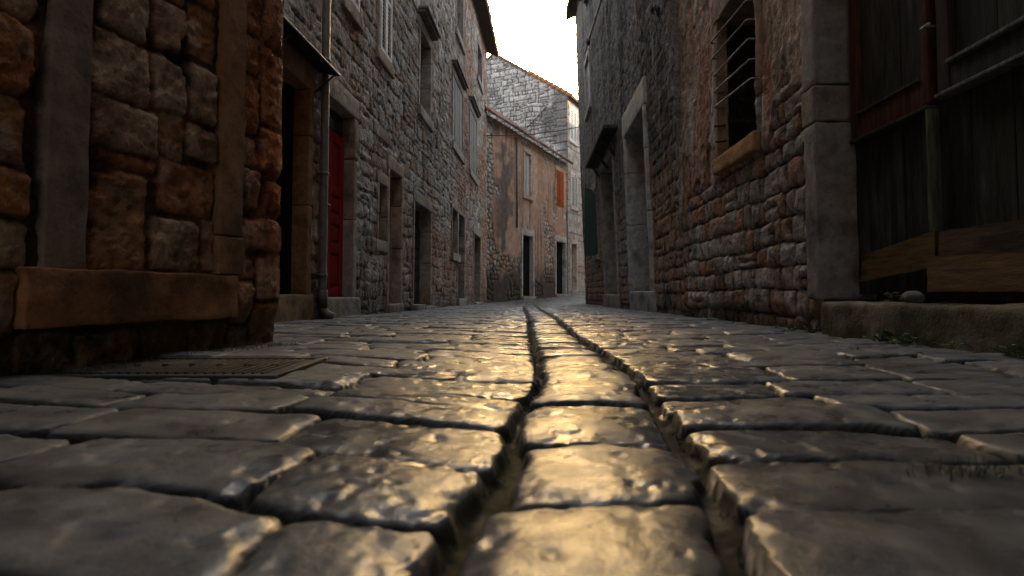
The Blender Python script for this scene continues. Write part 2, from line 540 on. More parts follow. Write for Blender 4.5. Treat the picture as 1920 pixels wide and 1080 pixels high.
def facade(mb, W, S, Z, fn, holes=(), depth=4.0, top=None, close=True):
    s, z = np.meshgrid(S, Z, indexing='ij')
    h, col = fn(s, z)
    P = W.pts(s, h, z)
    sc = 0.25 * (s[:-1, :-1] + s[1:, :-1] + s[1:, 1:] + s[:-1, 1:])
    zc = 0.25 * (z[:-1, :-1] + z[1:, :-1] + z[1:, 1:] + z[:-1, 1:])
    keep = np.ones(sc.shape, bool)
    for (a, b, c, d) in holes:
        keep &= ~((sc > a) & (sc < b) & (zc > c) & (zc < d))
    if top is not None: keep &= zc < top(sc)
    fl = (np.cross(np.append(W.t, 0), [0, 0, 1]) @ np.append(W.n, 0)) < 0
    mb.grid(P, col, keep, flip=fl)
    if close:
        for k in (0, -1):
            Q = np.stack([P[k], W.pts(S[k], -depth, Z)], 0)
            c2 = np.stack([col[k], col[k]], 0)
            if top is not None:
                zt = float(top(np.array([S[k]]))[0]); Q[..., 2] = np.minimum(Q[..., 2], zt)
            mb.grid(Q, c2, flip=(k == 0) ^ (not fl))
        zz = [Z[0], Z[-1]] if top is None else [Z[0], float(top(np.array([S[0]]))[0])]
        mb.grid(W.pts(np.array([[S[0]] * 2, [S[-1]] * 2]), -depth, np.array([zz, zz])), tuple(col[0, 0]), flip=not fl)
        if top is None:
            Q = np.stack([P[:, -1], W.pts(S, -depth, Z[-1])], 1)
            mb.grid(Q, np.stack([col[:, -1]] * 2, 1), flip=not fl)
    return P


def stain(wp, c, s=1.3, seed=50, to=(.26, .12, .05), amt=0.6):
    f = sm(-.05, .22, fbm3(wp * s, seed, 3)) * amt
    return c * (1 - f[..., None]) + np.asarray(to) * f[..., None]


def cut_c(seed=1, to=(.26, .13, .06), amt=.5, s=1.5):
    def fn(wp, c):
        f = sm(-.05, .2, fbm3(wp * s, seed, 3))[..., None] * amt
        c2 = np.broadcast_to(c, wp.shape) * (1 - f) + np.asarray(to) * f
        d = sm(.05, .3, fbm3(wp * 4.1, seed + 7, 3))[..., None] * .6
        return c2 * (1 - d) + np.asarray((.05, .045, .04)) * d
    return fn


# generic weathered opening surround ---------------------------------------------------
FR = 1.3


def surround(parent, W, s0, s1, z0, z1, jamb=.13, recess=.2, lintel=.2, sill=None, c=(.27, .25, .23), proud=.022, seed=1,
             name='frame', to=(.25, .13, .06), amt=.45, sill_name='sill', sides='both', sill_out=.05, step=None, cell=.07):
    fn = cut_c(seed, to, amt); c = tuple(np.array(c) * FR)
    mb = MB()
    for a, b in ((s0 - jamb, s0), (s1, s1 + jamb)):
        zc = z0
        k = 0
        while zc < z1 - .05:                       # two or three blocks per jamb
            ze = min(z1, zc + (z1 - z0) * [.42, .33, .4][k % 3] + .02)
            if z1 - ze < .25: ze = z1
            mb.box(W, a, b, -recess, proud + .003 * k, zc + (.004 if k else 0), ze - .004, c, .012, cell, .006, seed + k, fn)
            zc = ze; k += 1
    mb.box(W, s0 - jamb - .03, s1 + jamb + .03, -recess, proud + .006, z1, z1 + lintel, c, .014, cell, .006, seed + 5, fn)
    fr = mb.build(name, M['cut'], parent)
    if sill is not None:
        mb = MB()
        mb.box(W, s0 - jamb - .04, s1 + jamb + .04, -recess, proud + sill_out, z0 - sill, z0 - .003, c, .014, cell, .006, seed + 6, fn)
        mb.build(sill_name, M['cut'], parent)
    return fr


def louvre(parent, W, s0, s1, z0, z1, o, c, slat=.055, name='shutter', th=.035, stile=.05, tilt=.6):
    mb = MB()
    mb.box(W, s0, s0 + stile, o - th, o, z0, z1, c, .004, .5)
    mb.box(W, s1 - stile, s1, o - th, o, z0, z1, c, .004, .5)
    for zz in (z0, (z0 + z1) / 2 - stile / 2, z1 - stile):
        mb.box(W, s0 + stile, s1 - stile, o - th, o - .002, zz, zz + stile, c, .004, .5)
    z = z0 + stile + .01
    while z < z1 - stile - .02:
        if abs(z - (z0 + z1) / 2) > stile * .8:
            S = np.array([s0 + stile, s1 - stile])
            P = np.zeros((2, 5, 3))
            for q, (oo, dz) in enumerate(((o - .004, 0), (o - .004, .008), (o - th + .004, .008 + slat * tilt), (o - th + .004, slat * tilt), (o - .004, 0))):
                P[:, q] = W.pts(S, oo, z + dz)
            mb.grid(P, c)
        z += slat
    return mb.build(name, M['paint'], parent, smooth=False)


def planks(name, parent, W, s0, s1, o, z0, z1, c, n=5, vertical=True, th=.03, mat_='wood', seed=0, c2=None, gap=.006, cfn=None, cell=.3):
    mb = MB(); rs = np.random.default_rng(seed)
    e = np.linspace(s0, s1, n + 1) if vertical else np.linspace(z0, z1, n + 1)
    for k in range(n):
        cc = np.array(c) * rs.uniform(.75, 1.25)
        if c2 is not None: cc = cc * (1 - (q := rs.uniform(0, 1))) + np.array(c2) * q
        j = rs.uniform(-.004, .004)
        if vertical: mb.box(W, e[k] + gap / 2, e[k + 1] - gap / 2, o - th, o + j, z0, z1, cc, .004, cell, .0015, seed + k, cfn)
        else: mb.box(W, s0, s1, o - th, o + j, e[k] + gap / 2, e[k + 1] - gap / 2, cc, .006, .3, .0015, seed + k)
    return mb.build(name, M[mat_], parent)


def step_block(parent, W, s0, s1, z0, z1, out, c=(.27, .25, .22), seed=3, name='step', recess=.3, amt=.4):
    mb = MB()
    mb.box(W, s0, s1, -recess, out, z0, z1, c, .02, .06, .01, seed, cut_c(seed, (.2, .12, .05), amt))
    return mb.build(name, M['cut'], parent)


def handle(parent, W, s, o, z, c=(.5, .48, .45), ln=.11):
    mb = MB()
    mb.box(W, s - .02, s + .02, o, o + .008, z - .09, z + .06, c, .003, .1)
    a = W.pts(np.array([s, s, s + ln * .3, s + ln]), np.array([o, o + .045, o + .05, o + .05]), np.array([z, z, z, z - .004]))
    mb.tube(a, .008, c, 8)
    return mb.build('handle', M['zinc'], parent)


def tile_roof(name, parent, A, B, up, z_eave, pitch, run, tw=.2, row=.34, c=(.24, .10, .06), seed=0, lowres=False, th=.1, c2=(.2, .17, .14)):
    """barrel tiled slab; A-B eave line in plan, up = plan unit vector climbing the slope"""
    A = np.array(A, float); B = np.array(B, float); L = np.hypot(*(B - A)); t = (B - A) / L; up = np.array(up, float)
    nu = int(L / tw * (6 if lowres else 8)); u = np.linspace(0, L, nu)
    v = []
    nr = max(2, int(run / math.cos(pitch) / row))
    for k in range(nr): v += [k * row, k * row + .02, k * row + row * .6]
    v.append(nr * row); v = np.array(v)
    U, V = np.meshgrid(u, v, indexing='ij')
    ph = U / tw
    k = np.floor(V / row + 1e-6)
    prof = .045 * np.abs(np.sin(np.pi * ph)) ** .7 + .012 * (_h(np.floor(ph), k, 1, seed) - .5)
    stepv = .03 * (1 - np.mod(V / row + 1e-6, 1))
    Hh = prof + stepv + .06 * fbm(U * .5, V * .5, seed, 2)
    jag = .05 * (_h(np.floor(ph), k * 0, 2, seed) - .5) * (V < 1e-6)
    cv, sv = math.cos(pitch), math.sin(pitch)
    H = (V + jag) * cv - Hh * sv; Zz = z_eave + (V + jag) * sv + Hh * cv
    P = np.stack([A[0] + t[0] * U + up[0] * H, A[1] + t[1] * U + up[1] * H, Zz], -1)
    rr = _h(np.floor(ph), k, 3, seed)
    col = full(U.shape, c) * (0.65 + .7 * rr)[..., None]
    col = mixc(col, c2, .6 * sm(-.05, .2, fbm(U * 1.7, V * 1.7, seed + 4, 3)))
    mb = MB()
    fl = (t[0] * up[1] - t[1] * up[0]) < 0
    mb.grid(P, col, flip=fl)
    Pb = P.copy()
    Pb[..., 2] = z_eave - th * 1.0 + V * sv
    Pb[..., 0] = A[0] + t[0] * U + up[0] * V * cv; Pb[..., 1] = A[1] + t[1] * U + up[1] * V * cv
    mb.grid(Pb[:, ::3], full(Pb[:, ::3].shape[:2], (.06, .045, .035)), flip=not fl)
    for sl in ((0, slice(None)), (-1, slice(None)), (slice(None), 0), (slice(None), -1)):
        mb.grid(np.stack([P[sl], Pb[sl]], 0), np.stack([col[sl], col[sl] * .6], 0))
    return mb.build(name, M['tile'], parent)


# palettes
GREY = (.25, .245, .24); DGREY = (.13, .128, .125); OCHRE = (.30, .18, .085); RUST = (.24, .085, .03); MORT = (.06, .045, .032)


# =================================================================== LEFT NEAR HOUSE
WN = Wall((-1.163 + .2 * (-10 - 2.8), -10), (-1.163, 2.8), -1)
sN0 = WN.s_at(-60)


BLK = [(185, -60, 277, 66), (286, 2, 346, 98), (352, 12, 404, 112), (163, 68, 280, 186), (284, 106, 348, 208), (352, 126, 404, 232),
       (163, 190, 296, 284), (300, 214, 344, 300), (347, 238, 404, 300), (165, 322, 272, 512), (292, 308, 400, 404), (278, 412, 372, 508), (376, 410, 402, 508),
       (166, 289, 290, 317), (-90, 20, 66, 160), (-90, 168, 62, 302), (-90, 310, 52, 400), (-90, 408, 48, 500), (-90, 508, 30, 640), (286, -70, 346, -4), (352, -70, 404, 6), (-90, -90, 66, 12),
       (453, -70, 492, 62), (495, -70, 530, 92), (453, 67, 487, 132), (491, 97, 530, 240), (453, 138, 487, 250), (453, 256, 482, 312), (486, 246, 530, 330),
       (453, 318, 488, 392), (492, 336, 530, 402), (450, 408, 530, 470), (450, 476, 474, 522), (478, 476, 530, 562), (440, 528, 474, 606), (478, 568, 530, 660),
       (40, 624, 150, 700), (156, 620, 270, 690), (276, 612, 360, 680), (366, 606, 434, 670), (438, 612, 474, 660), (40, 706, 300, 790)]
BLK = [(WN.s_at(a, .5 * (b + d)), WN.s_at(c, .5 * (b + d)), WN.hit(.5 * (a + c), d)[1], WN.hit(.5 * (a + c), b)[1]) for a, b, c, d in BLK]


def blocks(s, z, rr=.02):
    E = np.full(s.shape, -.02); I = np.zeros(s.shape, int); C = np.zeros(s.shape + (2,))
    for k, (a, b, c, d) in enumerate(BLK):
        ex = np.minimum(s - a, b - s); ey = np.minimum(z - c, d - z)
        qx = rr - ex; qy = rr - ey
        e = rr - np.hypot(np.maximum(qx, 0), np.maximum(qy, 0)) - np.minimum(np.maximum(qx, qy), 0)
        m = e > E
        E = np.where(m, e, E); I = np.where(m, k, I)
    o = I * 0
    return E, _h(I, o, 1, 5), _h(I, o, 2, 5), _h(I, o, 3, 5)


def fn_near(s, z):
    w1 = .03 * fbm(s * 7, z * 7, 1, 3); w2 = .03 * fbm(s * 7, z * 7, 2, 3)
    big = s > sN0 - 1.05
    e = np.zeros(s.shape); r1 = np.zeros(s.shape); r2 = np.zeros(s.shape); r3 = np.zeros(s.shape)
    big = (s > sN0 - .1) & (z < 1.9)
    a = blocks(s[big] + .55 * w1[big], z[big] + .55 * w2[big])
    e[big], r1[big], r2[big], r3[big] = a
    b = courses((s + w1)[~big], (z + w2)[~big], (.14, .24), (.16, .34), 5)
    e[~big], r1[~big], r2[~big], r3[~big] = b[:4]
    e = e + .014 * fbm(s * 18, z * 18, 3, 4)
    st = sm(-.001, .007, e)
    rel = (.4 + .6 * (1 - np.exp(-np.clip(e, 0, 1) / .014))) * (.007 + .020 * r1)
    h = -.008 + st * (rel * .9 + .001) + .022 * fbm(s * 7, z * 7, 4, 4) * (.5 + .5 * st) + st * (r2 - .5) * .016 + .018 * (np.abs(fbm(s * 16, z * 16, 11, 4)) * -2 + .3) + .008 * fbm(s * 44, z * 44, 5, 3)
    h = h * (.35 + .65 * sm(.0, .07, WN.L - s))
    hole = sm(.16, .22, fbm(s * 3.3, z * 2.6, 14, 4) + .10 * sm(.05, .02, np.abs(s - WN.s_at(62, 300)))) * sm(.03, .008, e)
    h -= .03 * hole
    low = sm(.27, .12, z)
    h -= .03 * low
    col = full(s.shape, (.27, .155, .08))
    col = mixc(col, (.29, .235, .19), sm(.45, .8, r2))
    col = mixc(col, (.30, .13, .045), .9 * sm(.7, .85, r3))
    col = mixc(col, (.38, .33, .285), .7 * sm(.08, .24, fbm(s * 9, z * 9, 7, 4)))
    col = mixc(col, (.11, .05, .02), .7 * sm(.05, .25, fbm(s * 4 + 9, z * 4, 8, 4)))
    right = sm(WN.s_at(455), WN.s_at(470), s)
    col = mixc(col, (.005, .004, .003), .8 * hole)
    col = mixc(col, (.30, .095, .022), right * .45 * sm(-.1, .15, fbm(s * 5, z * 2.4, 9, 4)))
    mort = mixc(full(s.shape, (.15, .082, .042)), (.045, .03, .018), sm(-.02, .12, fbm(s * 5, z * 5, 10, 4)))
    col = mort * (1 - st)[..., None] + col * st[..., None]
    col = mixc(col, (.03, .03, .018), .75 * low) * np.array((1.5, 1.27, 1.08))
    return h, col


near_house = thing('stone_house', 'dark brown rubble stone house with a walled-up window, nearest on the left', 'house', (-1.3, 1.9, 0))
S = axis((0, sN0 - .6, .12), (sN0 - .6, sN0, .03), (sN0, WN.L, .0085)); Zs = axis((-.3, 1.95, .0085), (1.95, 4, .03), (4, 11.6, .12))
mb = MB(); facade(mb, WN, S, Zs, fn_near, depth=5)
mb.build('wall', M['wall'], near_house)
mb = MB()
ya, yb = -10.0, 0.1  # unseen vault added over the lane to shade the foreground
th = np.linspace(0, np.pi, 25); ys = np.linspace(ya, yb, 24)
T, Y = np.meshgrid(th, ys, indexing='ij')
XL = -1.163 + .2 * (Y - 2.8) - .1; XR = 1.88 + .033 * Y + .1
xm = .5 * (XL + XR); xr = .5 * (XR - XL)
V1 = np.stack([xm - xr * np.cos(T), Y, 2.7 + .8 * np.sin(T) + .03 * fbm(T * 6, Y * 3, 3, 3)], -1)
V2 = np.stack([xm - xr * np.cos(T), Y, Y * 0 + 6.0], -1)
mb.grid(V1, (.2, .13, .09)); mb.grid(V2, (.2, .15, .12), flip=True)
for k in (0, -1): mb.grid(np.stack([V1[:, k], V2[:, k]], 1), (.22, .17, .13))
mb.build('added_shade_vault', M['wall'], near_house)
# walled-up window: two posts and a sill
cN = (.23, .125, .07)
fnN = cut_c(61, (.27, .16, .10), .6, 2.5)
mb = MB(); a, zb = WN.hit(70, 503); b = WN.s_at(152, 503)
mb.box(WN, a, b, -.1, .022, zb, 4.2, (0.267, 0.202, 0.159), .007, .025, .006, 62, fnN); mb.build('window_jamb', M['cut'], near_house)
mb = MB(); a, zb = WN.hit(402, 440); b = WN.s_at(446, 440)
mb.box(WN, a, b, -.1, .026, zb + .004, 4.2, (0.316, 0.170, 0.085), .006, .025, .006, 63, cut_c(61, (.25, .12, .05), .5, 2.5))
z2 = WN.hit(402, 516)[1]
mb.box(WN, a - .004, b + .012, -.1, .028, z2 + .004, zb - .003, (0.316, 0.159, 0.073), .007, .025, .006, 64, fnN)
mb.build('window_jamb', M['cut'], near_house)
mb = MB(); a, zb = WN.hit(30, 615); b, zt = WN.hit(437, 520)
mb.box(WN, a, b, -.1, .030, WN.hit(437, 594)[1], z2, (0.354, 0.164, 0.068), .007, .022, .007, 65, cut_c(66, (.10, .05, .022), .8, 6))
mb.build('window_sill', M['cut'], near_house)
tile_roof('roof', near_house, WN.pts(0, .3, 0)[:2], WN.pts(WN.L + .1, .3, 0)[:2], -WN.n, 11.6, rad(24), 5.5, lowres=True)

# =================================================================== LEFT LONG HOUSE
YL0 = 2.2
WL = Wall((-2.42 + .067 * YL0, YL0), (-2.42 + .067 * 21.5, 21.5), -1)


def L(px, py): return WL.hit(px, py)


def fn_left(s, z):
    w1 = .09 * fbm(s * 2.2, z * 2.2, 101, 3) + .03 * fbm(s * 9, z * 9, 103, 2); w2 = .09 * fbm(s * 2.2, z * 2.2, 102, 3) + .025 * fbm(s * 9, z * 9, 104, 2)
    e, r1, r2, r3, dx, dy = courses(s + w1, z + w2 * 1.3, (.15, .27), (.19, .42), 105, .3)
    e = e + .013 * fbm(s * 13, z * 13, 106, 4)
    st = sm(-.001, .008, e)
    h = -.022 + st * (.4 + .6 * (1 - np.exp(-np.clip(e, 0, 1) / .014))) * (.020 + .020 * r1) + st * (r2 - .5) * .12 * dx + .022 * fbm(s * 8, z * 8, 107, 4) + .012 * fbm(s * 26, z * 26, 108, 2)
    col = full(s.shape, (.475, .452, .425)) * (.62 + .6 * r2)[..., None]
    col = mixc(col, (.33, .20, .115), .7 * sm(.66, .88, r3))
    y = YL0 + s * WL.t[1]
    zone = fbm(s * .55, z * .45, 110, 4) + .10 * sm(12, 16, y) + .16 * sm(3.0, 1.4, z) * sm(9, 12, y) - .10 * sm(4.5, 6, z) * (1 - sm(14, 16, y))
    f = sm(-.02, .14, zone)
    col = mixc(col, (.36, .135, .05), .75 * f * (.45 + .55 * r1))
    col = mixc(col, (.14, .13, .12), .5 * sm(.12, .3, fbm(s * 1.4, z * 1.1, 112, 4)))
    mort = mixc(full(s.shape, (.050, .042, .036)), (.14, .06, .026), .8 * f)
    col = mort * (1 - st)[..., None] + col * st[..., None]
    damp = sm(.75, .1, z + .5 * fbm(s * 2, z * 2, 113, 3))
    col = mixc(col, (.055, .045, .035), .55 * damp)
    return h, col


op = {}


def lopen(key, xa, xb, ref, yt, yb, dz=0):
    op[key] = (WL.s_at(xa, yt), WL.s_at(xb, yt), L(ref, yb)[1], L(ref, yt)[1])
    return op[key]


lopen('A', 500, 577, 577, 166, 552)
lopen('red', 610, 662, 662, 221, 557)
lopen('small', 709, 724, 709, 342, 448)
lopen('B', 729, 751, 729, 316, 570)
lopen('C', 776, 806, 776, 377, 571)
lopen('Dw', 847, 858, 847, 389, 473)
lopen('Dd', 858, 870, 858, 396, 560)
op['Dw'] = (op['Dw'][0], op['Dd'][0], op['Dw'][2], op['Dw'][3]); op['Dd'] = (op['Dd'][0], op['Dd'][1], op['Dd'][2], op['Dw'][3])
lopen('E', 888, 900, 888, 437, 567)
lopen('F', 648, 671, 660, -180, 14)
lopen('G', 711, 732, 720, -110, 108)
lopen('H', 787, 806, 787, 52, 200)
lopen('I', 849, 867, 849, 140, 266)
lopen('J', 881, 893, 881, 203, 318)
lopen('K', 856, 868, 860, -80, 66)
lopen('T', 895, 903, 900, 95, 156)

long_house = thing('stone_house', 'long grey rubble stone house with a red door and a downpipe', 'house', (-1.9, 8, 0))
S = axis((0, 2.2, .05), (2.2, 9, .024), (9, WL.L, .034)); Zs = axis((-.4, 5.5, .024), (5.5, 9.7, .036))
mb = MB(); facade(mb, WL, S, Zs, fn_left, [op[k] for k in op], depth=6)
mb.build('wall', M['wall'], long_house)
tile_roof('roof', long_house, WL.pts(-.2, .42, 0)[:2], WL.pts(WL.L + .3, .42, 0)[:2], -WL.n, L(913, 93)[1] - .05, rad(22), 6.5, seed=5, c=(.16, .09, .06), th=.13)

# open doorway under the canopy, its dark inside painted as a near black leaf
dA = planks('door', long_house, WL, op['A'][0], op['A'][1], -.14, op['A'][2], op['A'][3], (.010, .009, .008), 5, seed=21, mat_='dark_wood')
dA['label'] = 'dark open doorway under the canopy, closed by near black planks'
surround(dA, WL, *op['A'], jamb=.10, recess=.24, lintel=.26, c=(.26, .16, .085), seed=22, amt=.5, proud=.02)
a = op['A']; step_block(dA, WL, a[0] - .1, a[1] + .12, -.3, a[2], .05, (.30, .20, .11), 23, amt=.6)

# red door
a = op['red']
mb = MB()
cr = (.28, .011, .013); o = -.12
mb.box(WL, a[0], a[1], o - .04, o - .012, a[2], a[3], cr, .003, .3)
st = .11
w = a[1] - a[0]; zt = a[3] - .28
for q0, q1 in ((a[0], a[0] + st), (a[1] - st, a[1]), (a[0] + w / 2 - .05, a[0] + w / 2 + .05)):
    mb.box(WL, q0, q1, o - .015, o + .012, a[2], zt, cr, .006, .3)
for zz in (a[2], a[2] + .52, a[2] + .86, a[2] + 1.2, zt - .1):
    mb.box(WL, a[0] + st, a[1] - st, o - .015, o + .009, zz, zz + .12, cr, .006, .3)
for k in range(3):
    zz = a[2] + [.12, .64, .98][k]; ze = a[2] + [.52, .86, 1.2][k]
    for q0, q1 in ((a[0] + st + .03, a[0] + w / 2 - .08), (a[0] + w / 2 + .08, a[1] - st - .03)):
        mb.box(WL, q0, q1, o - .015, o + .002, zz + .03, ze - .03, cr, .01, .3)
dR = mb.build('door', M['paint'], long_house); dR['label'] = 'dark red panelled door'
surround(dR, WL, *a, jamb=.12, recess=.2, lintel=.25, c=(.27, .24, .215), seed=25, amt=.55)
mb = MB(); mb.box(WL, a[0] + .02, a[1] - .02, o - .02, o + .0, zt + .03, a[3] - .02, (.02, .02, .022), .003, .3); mb.build('transom_pane', M['glass'], dR)
step_block(dR, WL, a[0] - .12, a[1] + .1, -.3, a[2], .09, (.30, .28, .25), 26, amt=.35)
handle(dR, WL, a[0] + .20, o + .01, L(625, 382)[1])
mb = MB(); q = a[0] + .12
mb.tube(WL.pts(np.array([q] * 4), np.array([o + .01, o + .05, o + .05, o + .01]), np.array([zt - .55, zt - .5, zt - .08, zt - .03])), .011, (.6, .58, .55), 8)
mb.build('pull_bar', M['zinc'], dR)

# small window
a = op['small']
mb = MB(); mb.box(WL, a[0], a[1], -.2, -.17, a[2], a[3], (.015, .015, .017), .003, .3); wS = mb.build('window', M['glass'], long_house)
surround(wS, WL, *a, jamb=.07, recess=.24, lintel=.17, sill=.17, c=(.28, .24, .20), seed=30, sill_out=.0)
# slim dark doorway
a = op['B']
dB = planks('door', long_house, WL, a[0], a[1], -.22, a[2], a[3], (.03, .026, .022), 4, seed=31)
surround(dB, WL, *a, jamb=.09, recess=.3, lintel=.2, c=(.29, .22, .17), seed=32, amt=.5)
step_block(dB, WL, a[0] - .1, a[1] + .05, -.3, a[2], .07, (.28, .26, .24), 33)
handle(dB, WL, a[0] + .12, -.22, L(735, 443)[1])
# green plank door
a = op['C']
dC = planks('door', long_house, WL, a[0], a[1], -.2, a[2], L(785, 418)[1], (.07, .088, .07), 7, False, seed=35, c2=(.05, .06, .055), gap=.018); dC['label'] = 'faded green door of wide boards'
mb = MB(); mb.box(WL, a[0], a[1], -.25, -.22, L(785, 418)[1] + .01, a[3], (.012, .012, .012), .003, .3); mb.build('transom_pane', M['glass'], dC)
surround(dC, WL, *a, jamb=.1, recess=.3, lintel=.22, c=(.25, .21, .18), seed=36, amt=.5)
m0 = (a[0] + a[1]) / 2
step_block(dC, WL, a[0] - .15, m0 - .1, -.3, a[2], .10, (.28, .27, .25), 37)
step_block(dC, WL, m0 - .08, a[1] + .2, -.3, a[2] - .05, .12, (.26, .25, .235), 38)
# shop opening: window and door in one frame
a = op['Dw']; d = op['Dd']
wD = planks('window', long_house, WL, a[0], d[0] + .1, -.2, a[2], L(852, 407)[1], (.09, .105, .10), 7, False, seed=40, gap=.02); wD['label'] = 'shop window closed with grey-green boards'
surround(wD, WL, a[0], d[0] + .02, a[2], a[3], jamb=.09, recess=.28, lintel=.1, sill=.2, c=(.25, .22, .19), seed=41)
dD = planks('door', long_house, WL, d[0], d[1], -.3, d[2], d[3], (.03, .03, .028), 4, seed=42)
surround(dD, WL, *d, jamb=.1, recess=.34, lintel=.1, c=(.25, .23, .21), seed=43)
step_block(dD, WL, d[0] - .1, d[1] + .1, -.4, d[2], .08, (.27, .26, .24), 44)
# farthest door
a = op['E']
dE = planks('door', long_house, WL, a[0], a[1], -.25, a[2], a[3], (.025, .024, .022), 4, seed=46)
surround(dE, WL, *a, jamb=.12, recess=.3, lintel=.25, c=(.26, .22, .185), seed=47, amt=.5)
step_block(dE, WL, a[0] - .1, a[1] - .3, -.4, a[2], .12, (.3, .29, .27), 48)

# upper windows
for key, nm in (('F', 'white louvred shutters of the window nearest the downpipe'), ('G', 'white louvred shutters above the small window')):
    a = op[key]
    mb = MB(); mb.box(WL, a[0], a[1], -.16, -.13, a[2], a[3], (.02, .02, .022), .003, .3); w_ = mb.build('window', M['glass'], long_house)
    surround(w_, WL, *a, jamb=.10, recess=.2, lintel=.2, sill=.17, c=(.27, .22, .18), seed=50, sill_out=.03)
    m0 = (a[0] + a[1]) / 2
    for q0, q1 in ((a[0] + .005, m0 - .004), (m0 + .004, a[1] - .005)):
        louvre(w_, WL, q0, q1, a[2] + .01, a[3] - .01, .045, (.88, .88, .88), slat=.06)['label'] = nm


def hood(parent, W, s0, s1, z, out=.10, th=.1, c=(.19, .18, .17), seed=1):
    mb = MB()
    mb.box(W, s0, s1, -.05, out, z, z + th * .55, c, .01, .08, .006, seed)
    mb.box(W, s0 - .03, s1 + .03, -.05, out + .05, z + th * .56, z + th, c, .012, .08, .006, seed + 1)
    return mb.build('hood', M['cut'], parent)


for key, kind in (('H', 'open'), ('I', 'shut'), ('J', 'shut'), ('K', 'dark'), ('T', 'dark')):
    a = op[key]
    mb = MB(); mb.box(WL, a[0], a[1], -.3, -.27, a[2], a[3], (.02, .02, .022) if kind != 'open' else (.1, .1, .1), .003, .3)
    w_ = mb.build('window', M['glass'], long_house)
    surround(w_, WL, *a, jamb=.11, recess=.32, lintel=.2, sill=.2, c=(.26, .245, .23), seed=55 + ord(key), sill_out=.04, amt=.35)
    if kind in ('shut', 'open') : hood(w_, WL, a[0] - .16, a[1] + .16, a[3] + .22, seed=ord(key), out=.11 if key != 'H' else .15)
    if kind == 'shut':
        planks('shutter', w_, WL, a[0] + .01, a[1] - .01, .01, a[2] + .01, a[3] - .01, (.17, .175, .17) if key == 'I' else (.15, .165, .15), 6, seed=ord(key))
    if kind == 'dark':
        planks('shutter', w_, WL, a[1] - .45, a[1] - .02, -.12, a[2] + .02, a[3] - .02, (.12, .07, .04), 3, seed=ord(key))

# stone beam let into the wall
mb = MB(); a, z0 = L(698, 236); b = WL.s_at(728, 240)
mb.box(WL, a, b, -.1, .02, z0 - .08, z0 + .1, (.27, .24, .21), .012, .06, .006, 71, cut_c(71)); mb.build('stone_beam', M['cut'], long_house)
# sheet metal canopy
sc0 = WL.s_of_y(4.2); sc1, zc = WL.hit(596, 141)
mb = MB()
P = np.zeros((2, 5, 3))
for q, (oo, dz) in enumerate(((-.02, .06), (.22, .0), (.235, -.012), (.22, -.02), (-.02, .035))):
    P[:, q] = WL.pts(np.array([sc0, sc1]), oo, zc + dz)
mb.grid(P, (.028, .027, .026))
cn = mb.build('canopy', M['wood_flat'], long_house, smooth=False)
mb = MB(); mb.box(WL, sc0, sc1, .232, .245, zc - .016, zc + .0, (.3, .3, .3), .004, .3); mb.build('edge_strip', M['zinc'], cn)
for q in (sc1 - .06, sc1 - 1.0):
    mb = MB(); mb.tube(WL.pts(np.array([q, q]), np.array([-.02, .2]), np.array([zc - .22, zc - .03])), .009, (.05, .045, .04), 6); mb.build('bracket', M['iron'], cn)
# downpipe with clamps and shoe
sp = WL.s_at(604, 400, .06); zb = L(600, 588)[1]
pp = [(sp, .075, 9.0), (sp, .075, 5), (sp, .075, 2.5), (sp, .075, 1), (sp, .075, zb + .12), (sp, .08, zb + .06), (sp + .01, .12, zb + .0), (sp + .02, .19, zb - .03)]
pp = np.array(pp)
mb = MB(); mb.tube(WL.pts(pp[:, 0], pp[:, 1], pp[:, 2]), .042, (.22, .225, .225), 14)
dp = mb.build('downpipe', M['zinc'], long_house)
for zz in (L(600, 517)[1], L(602, 330)[1], L(604, 120)[1], 4.6):
    mb = MB(); mb.tube(WL.pts(np.array([sp, sp]), .075, np.array([zz - .018, zz + .018])), .050, (.2, .2, .2), 14)
    mb.box(WL, sp - .012, sp + .012, -.02, .05, zz - .012, zz + .012, (.1, .1, .1), .003, .3)
    mb.build('clamp', M['zinc'], dp)
mb = MB(); mb.tube(WL.pts(np.array([sp, sp]), .075, np.array([zb + .06, .32])), .052, (.1, .1, .1), 14); mb.build('pipe_sleeve', M['iron'], dp)

# =================================================================== RIGHT HOUSES
def rx(y): return 1.88 + .033 * y


Y_SPLIT = 1.88 / ((1281 - 960) / F - .033)
Y_END = 1.88 / ((1097 - 960) / F - .033)
WR2 = Wall((rx(-10), -10), (rx(Y_SPLIT), Y_SPLIT), 1)
WR1 = Wall((rx(Y_SPLIT), Y_SPLIT), (rx(Y_END), Y_END), 1)
WR1.lean = .03

# ---- near right house: barred window and old gate
gate_far = WR2.s_at(1540, 400); gate_near = WR2.s_of_y(1.45)
z_thr = WR2.hit(1540, 563)[1]
bw = (WR2.s_at(1418, 200), WR2.s_at(1347, 200), WR2.hit(1350, 296)[1], WR2.hit(1345, 40)[1])
hole_gate = (gate_near, gate_far + .04, z_thr - .1, 3.05)


